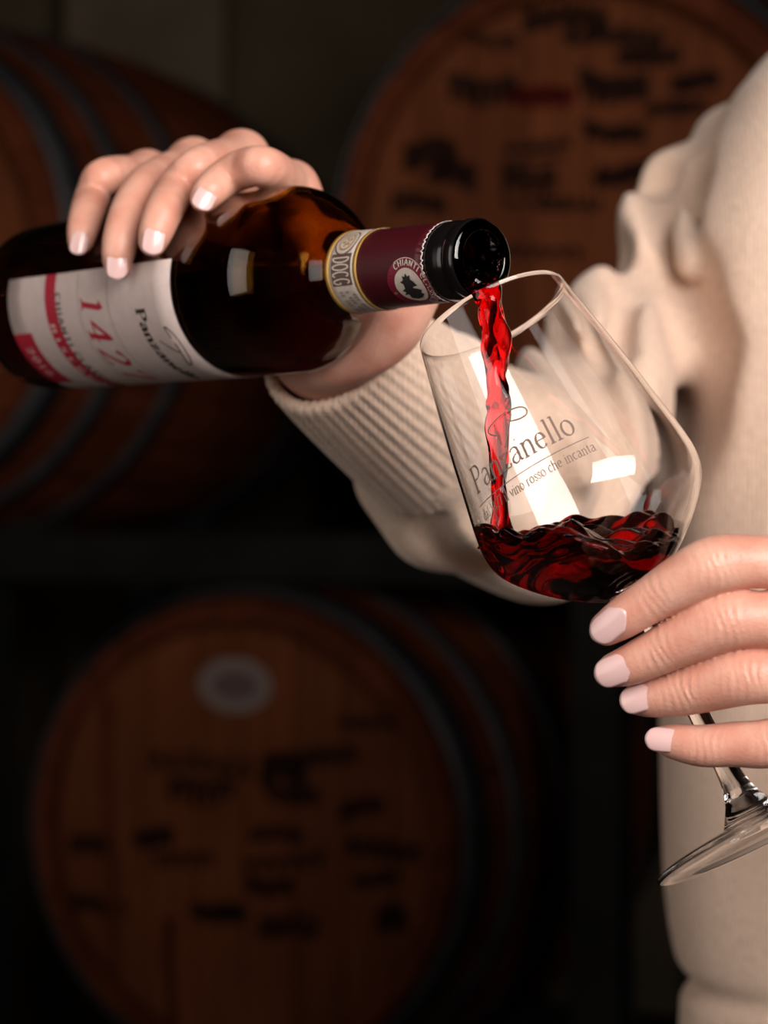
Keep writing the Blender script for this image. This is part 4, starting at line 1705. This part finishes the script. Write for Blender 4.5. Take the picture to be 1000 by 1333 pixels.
def sweater_sdf(X, Y, Z):
    a = torso_half(Z.ravel()).reshape(Z.shape).astype(np.float32)
    cx, cy = PC[0], PC[1] - 0.025
    b = a * (0.62 - 0.10 * np.clip((1.08 - Z) / 0.28, 0, 1)).astype(np.float32)
    q = ((np.abs(X - cx) / a) ** 2.8 + (np.abs(Y - cy) / b) ** 2.8) ** (1 / 2.8)
    T = (q - 1) * b * 0.9
    T = np.maximum(T, 0.775 - Z)
    T = T - 0.0022 * np.sin(X * 55 + 2.0 * np.sin(Z * 9) + Z * 16) * np.clip((1.28 - Z) * 6, 0.3, 1) - 0.0015 * np.sin(X * 100 - Z * 25 + 1)
    # ribbed hem turned slightly in
    T = T + 0.0035 * np.exp(-((Z - 0.838) / 0.006) ** 2)
    for s_ in (SH_R, SH_L):
        T = smin(T, cone(X, Y, Z, (cx, cy + 0.03, 1.325), s_, 0.055, 0.056), 0.01)
    T = np.maximum(T, -(cone(X, Y, Z, (cx, cy - 0.01, 1.36), (cx, cy - 0.02, 1.5), 0.062, 0.07)))
    T = smax(T, Z - 1.362, 0.012)
    S_ = sleeve_sdf(X, Y, Z)
    # the deep crease where the sleeve meets the body of the sweater
    D = np.minimum(T, S_) + 0.045 * np.exp(-(T * T + S_ * S_) / 0.0085 ** 2) * np.clip((cy + 0.02 - Y) / 0.03, 0, 1)
    L = chain(X, Y, Z, [(SH_L, 0.058), (EL_L, 0.060), (EL_L * .3 + WR_L * .7, 0.052)], 0.02)
    return smin(D, L, 0.01)


v, q = surface_nets(sweater_sdf, (-0.03, 0.86, 0.76), (0.68, 1.52, 1.42), 0.0036)
v = smooth_verts(v, q, 1, 0.5)
sweater = link_mesh('sweater', np_mesh('sweater', v - PC, q), M_KNIT, person)


# --- ribbed cuffs
def cuff(p_end, p_in, r_end, r_in, nrib, flat=1.0, side=None):
    ax_ = unit(p_in - p_end)
    e1 = unit(np.cross(ax_, np.array([0, 0, 1.0])) if side is None else side - ax_ * np.dot(side, ax_))
    e2 = np.cross(ax_, e1)
    n = nrib * 6
    L = np.linalg.norm(p_in - p_end)
    prof = [(0.004, -0.0045), (0.0, -0.0035), (-0.0015, -0.0012), (-0.001, 0.0008), (0.002, 0.0015)] + [(t, 0.0012 - 0.0012 * t / L) for t in np.linspace(0.006, L, 14)]
    vs, fs = [], []
    for (s, dr) in prof:
        t = max(0, s) / L
        r0 = r_end + (r_in - r_end) * (t ** 0.8)
        c_ = p_end + ax_ * s
        for i in range(n):
            a = 2 * math.pi * i / n
            rib = 0.00045 * (1 - 0.5 * t) * math.cos(nrib * a)
            wob = 0.0012 * math.sin(3 * a + 1) * (1 - t)
            rr = r0 + dr + rib + wob
            vs.append(c_ + (e1 * math.cos(a) + e2 * math.sin(a) * flat) * rr - PC)
    for k in range(len(prof) - 1):
        for i in range(n):
            j = (i + 1) % n
            fs.append((k * n + i, k * n + j, (k + 1) * n + j, (k + 1) * n + i))
    return fix_normals(mesh_obj('cuff', vs, fs, M_KNIT, sweater))


ax_f = unit(EL_R - WR_R)
cuff(WR_R - ax_f * 0.004, WR_R + ax_f * 0.100, 0.0300, 0.0425, 44)
ax_l = unit(EL_L - WR_L)
cuff(WR_L + ax_l * 0.010, WR_L + ax_l * 0.120, 0.031, 0.052, 44)


# --- trousers, shoes, hair (outside the frame, but she stands in the room)
def trouser_sdf(X, Y, Z):
    c0 = PC
    q = np.sqrt(((X - c0[0]) / 0.150) ** 2 + ((Y - c0[1]) / 0.084) ** 2 + ((Z - 0.80) / 0.14) ** 2)
    D = (q - 1) * 0.084
    for sgn in (-1, 1):
        hp = np.array([c0[0] + sgn * 0.080, c0[1], 0.76])
        kn = np.array([c0[0] + sgn * 0.090, c0[1] - 0.015, 0.46])
        an = np.array([c0[0] + sgn * 0.095, c0[1] + 0.01, 0.08])
        D = smin(D, cone(X, Y, Z, hp, kn, 0.078, 0.064), 0.02)
        D = smin(D, cone(X, Y, Z, kn, an, 0.064, 0.054), 0.01)
    return np.maximum(D, 0.075 - Z)


v, q = surface_nets(trouser_sdf, (PC[0] - 0.22, PC[1] - 0.16, 0.05), (PC[0] + 0.22, PC[1] + 0.16, 1.02), 0.01)
link_mesh('trousers', np_mesh('trousers', v - PC, q), M_TROUSER, person)
for sgn in (-1, 1):
    def shoe_sdf(X, Y, Z, sgn=sgn):
        an = np.array([PC[0] + sgn * 0.095, PC[1] + 0.01, 0.08])
        D = cone(X, Y, Z, an + [0, 0.03, -0.035], an + [sgn * .02, -0.14, -0.045], 0.042, 0.034)
        D = smin(D, cone(X, Y, Z, an + [0, 0.01, -0.03], an + [0, 0.01, 0.03], 0.042, 0.042), 0.02)
        return np.maximum(np.maximum(D, -Z + 0.0005), Z - 0.10)
    v, q = surface_nets(shoe_sdf, (PC[0] + sgn * .1 - .09, PC[1] - .2, -0.02), (PC[0] + sgn * .1 + .09, PC[1] + .12, .13), 0.007)
    link_mesh('shoe', np_mesh('shoe', v - PC, q), M_SHOE, person)


def hair_sdf(X, Y, Z):
    hd = np.array([PC[0] - 0.01, PC[1] - 0.03, 1.535])
    q = np.sqrt(((X - hd[0]) / 0.084) ** 2 + ((Y - hd[1] - 0.012) / 0.098) ** 2 + ((Z - hd[2] - 0.018) / 0.116) ** 2)
    D = (q - 1) * 0.084
    D = smin(D, cone(X, Y, Z, hd + [0, 0.07, 0.02], hd + [0, 0.085, -0.17], 0.06, 0.05), 0.03)
    face = np.maximum(Y - (hd[1] - 0.035), Z - (hd[2] + 0.07))
    D = np.maximum(D, -face)
    return D + 0.002 * np.sin(X * 160) * np.sin(Y * 90)


v, q = surface_nets(hair_sdf, (PC[0] - .14, PC[1] - .18, 1.25), (PC[0] + .13, PC[1] + .17, 1.72), 0.008)
link_mesh('hair', np_mesh('hair', v - PC, q), M_HAIR, person)

# --- face (above the frame): eyes, brows and lips on the head
M_EYE = plain('eye_white', (0.75, 0.72, 0.70), 0.2)
M_IRIS = plain('brown_iris', (0.05, 0.025, 0.012), 0.15)
M_LIP = plain('lips', (0.42, 0.13, 0.11), 0.4)
HD = np.array([PC[0] - 0.01, PC[1] - 0.03, 1.535])


def ball(name, c, rx, ry, rz, mat, parent):
    bm_ = bmesh.new()
    bmesh.ops.create_uvsphere(bm_, u_segments=20, v_segments=12, radius=1.0)
    for v_ in bm_.verts:
        v_.co = (v_.co.x * rx + c[0] - PC[0], v_.co.y * ry + c[1] - PC[1], v_.co.z * rz + c[2] - PC[2])
    me_ = bpy.data.meshes.new(name)
    bm_.to_mesh(me_)
    bm_.free()
    return link_mesh(name, me_, mat, parent)


for sgn in (-1, 1):
    ball('eye', HD + [sgn * 0.030, -0.0745, 0.012], 0.0125, 0.0125, 0.0066, M_EYE, body)
    ball('iris', HD + [sgn * 0.030 - 0.002, -0.0848, 0.0085], 0.0050, 0.0024, 0.0048, M_IRIS, body)
    bp_ = [(HD + [sgn * x, y, z], r_) for x, y, z, r_ in ((0.014, -0.093, 0.034, 0.0022), (0.030, -0.088, 0.038, 0.0026), (0.046, -0.074, 0.034, 0.0014))]
    q_ = refine(bp_, 4)
    v, q = surface_nets(lambda X, Y, Z: chain(X, Y, Z, q_, 0.0), np.min([p for p, _ in q_], 0) - 0.006, np.max([p for p, _ in q_], 0) + 0.006, 0.0012)
    link_mesh('eyebrow', np_mesh('eyebrow', v - PC, q), M_HAIR, body)
ball('lips', HD + [0, -0.0905, -0.0545], 0.021, 0.0050, 0.0040, M_LIP, body)
ball('lips', HD + [0, -0.0910, -0.0610], 0.018, 0.0052, 0.0045, M_LIP, body)
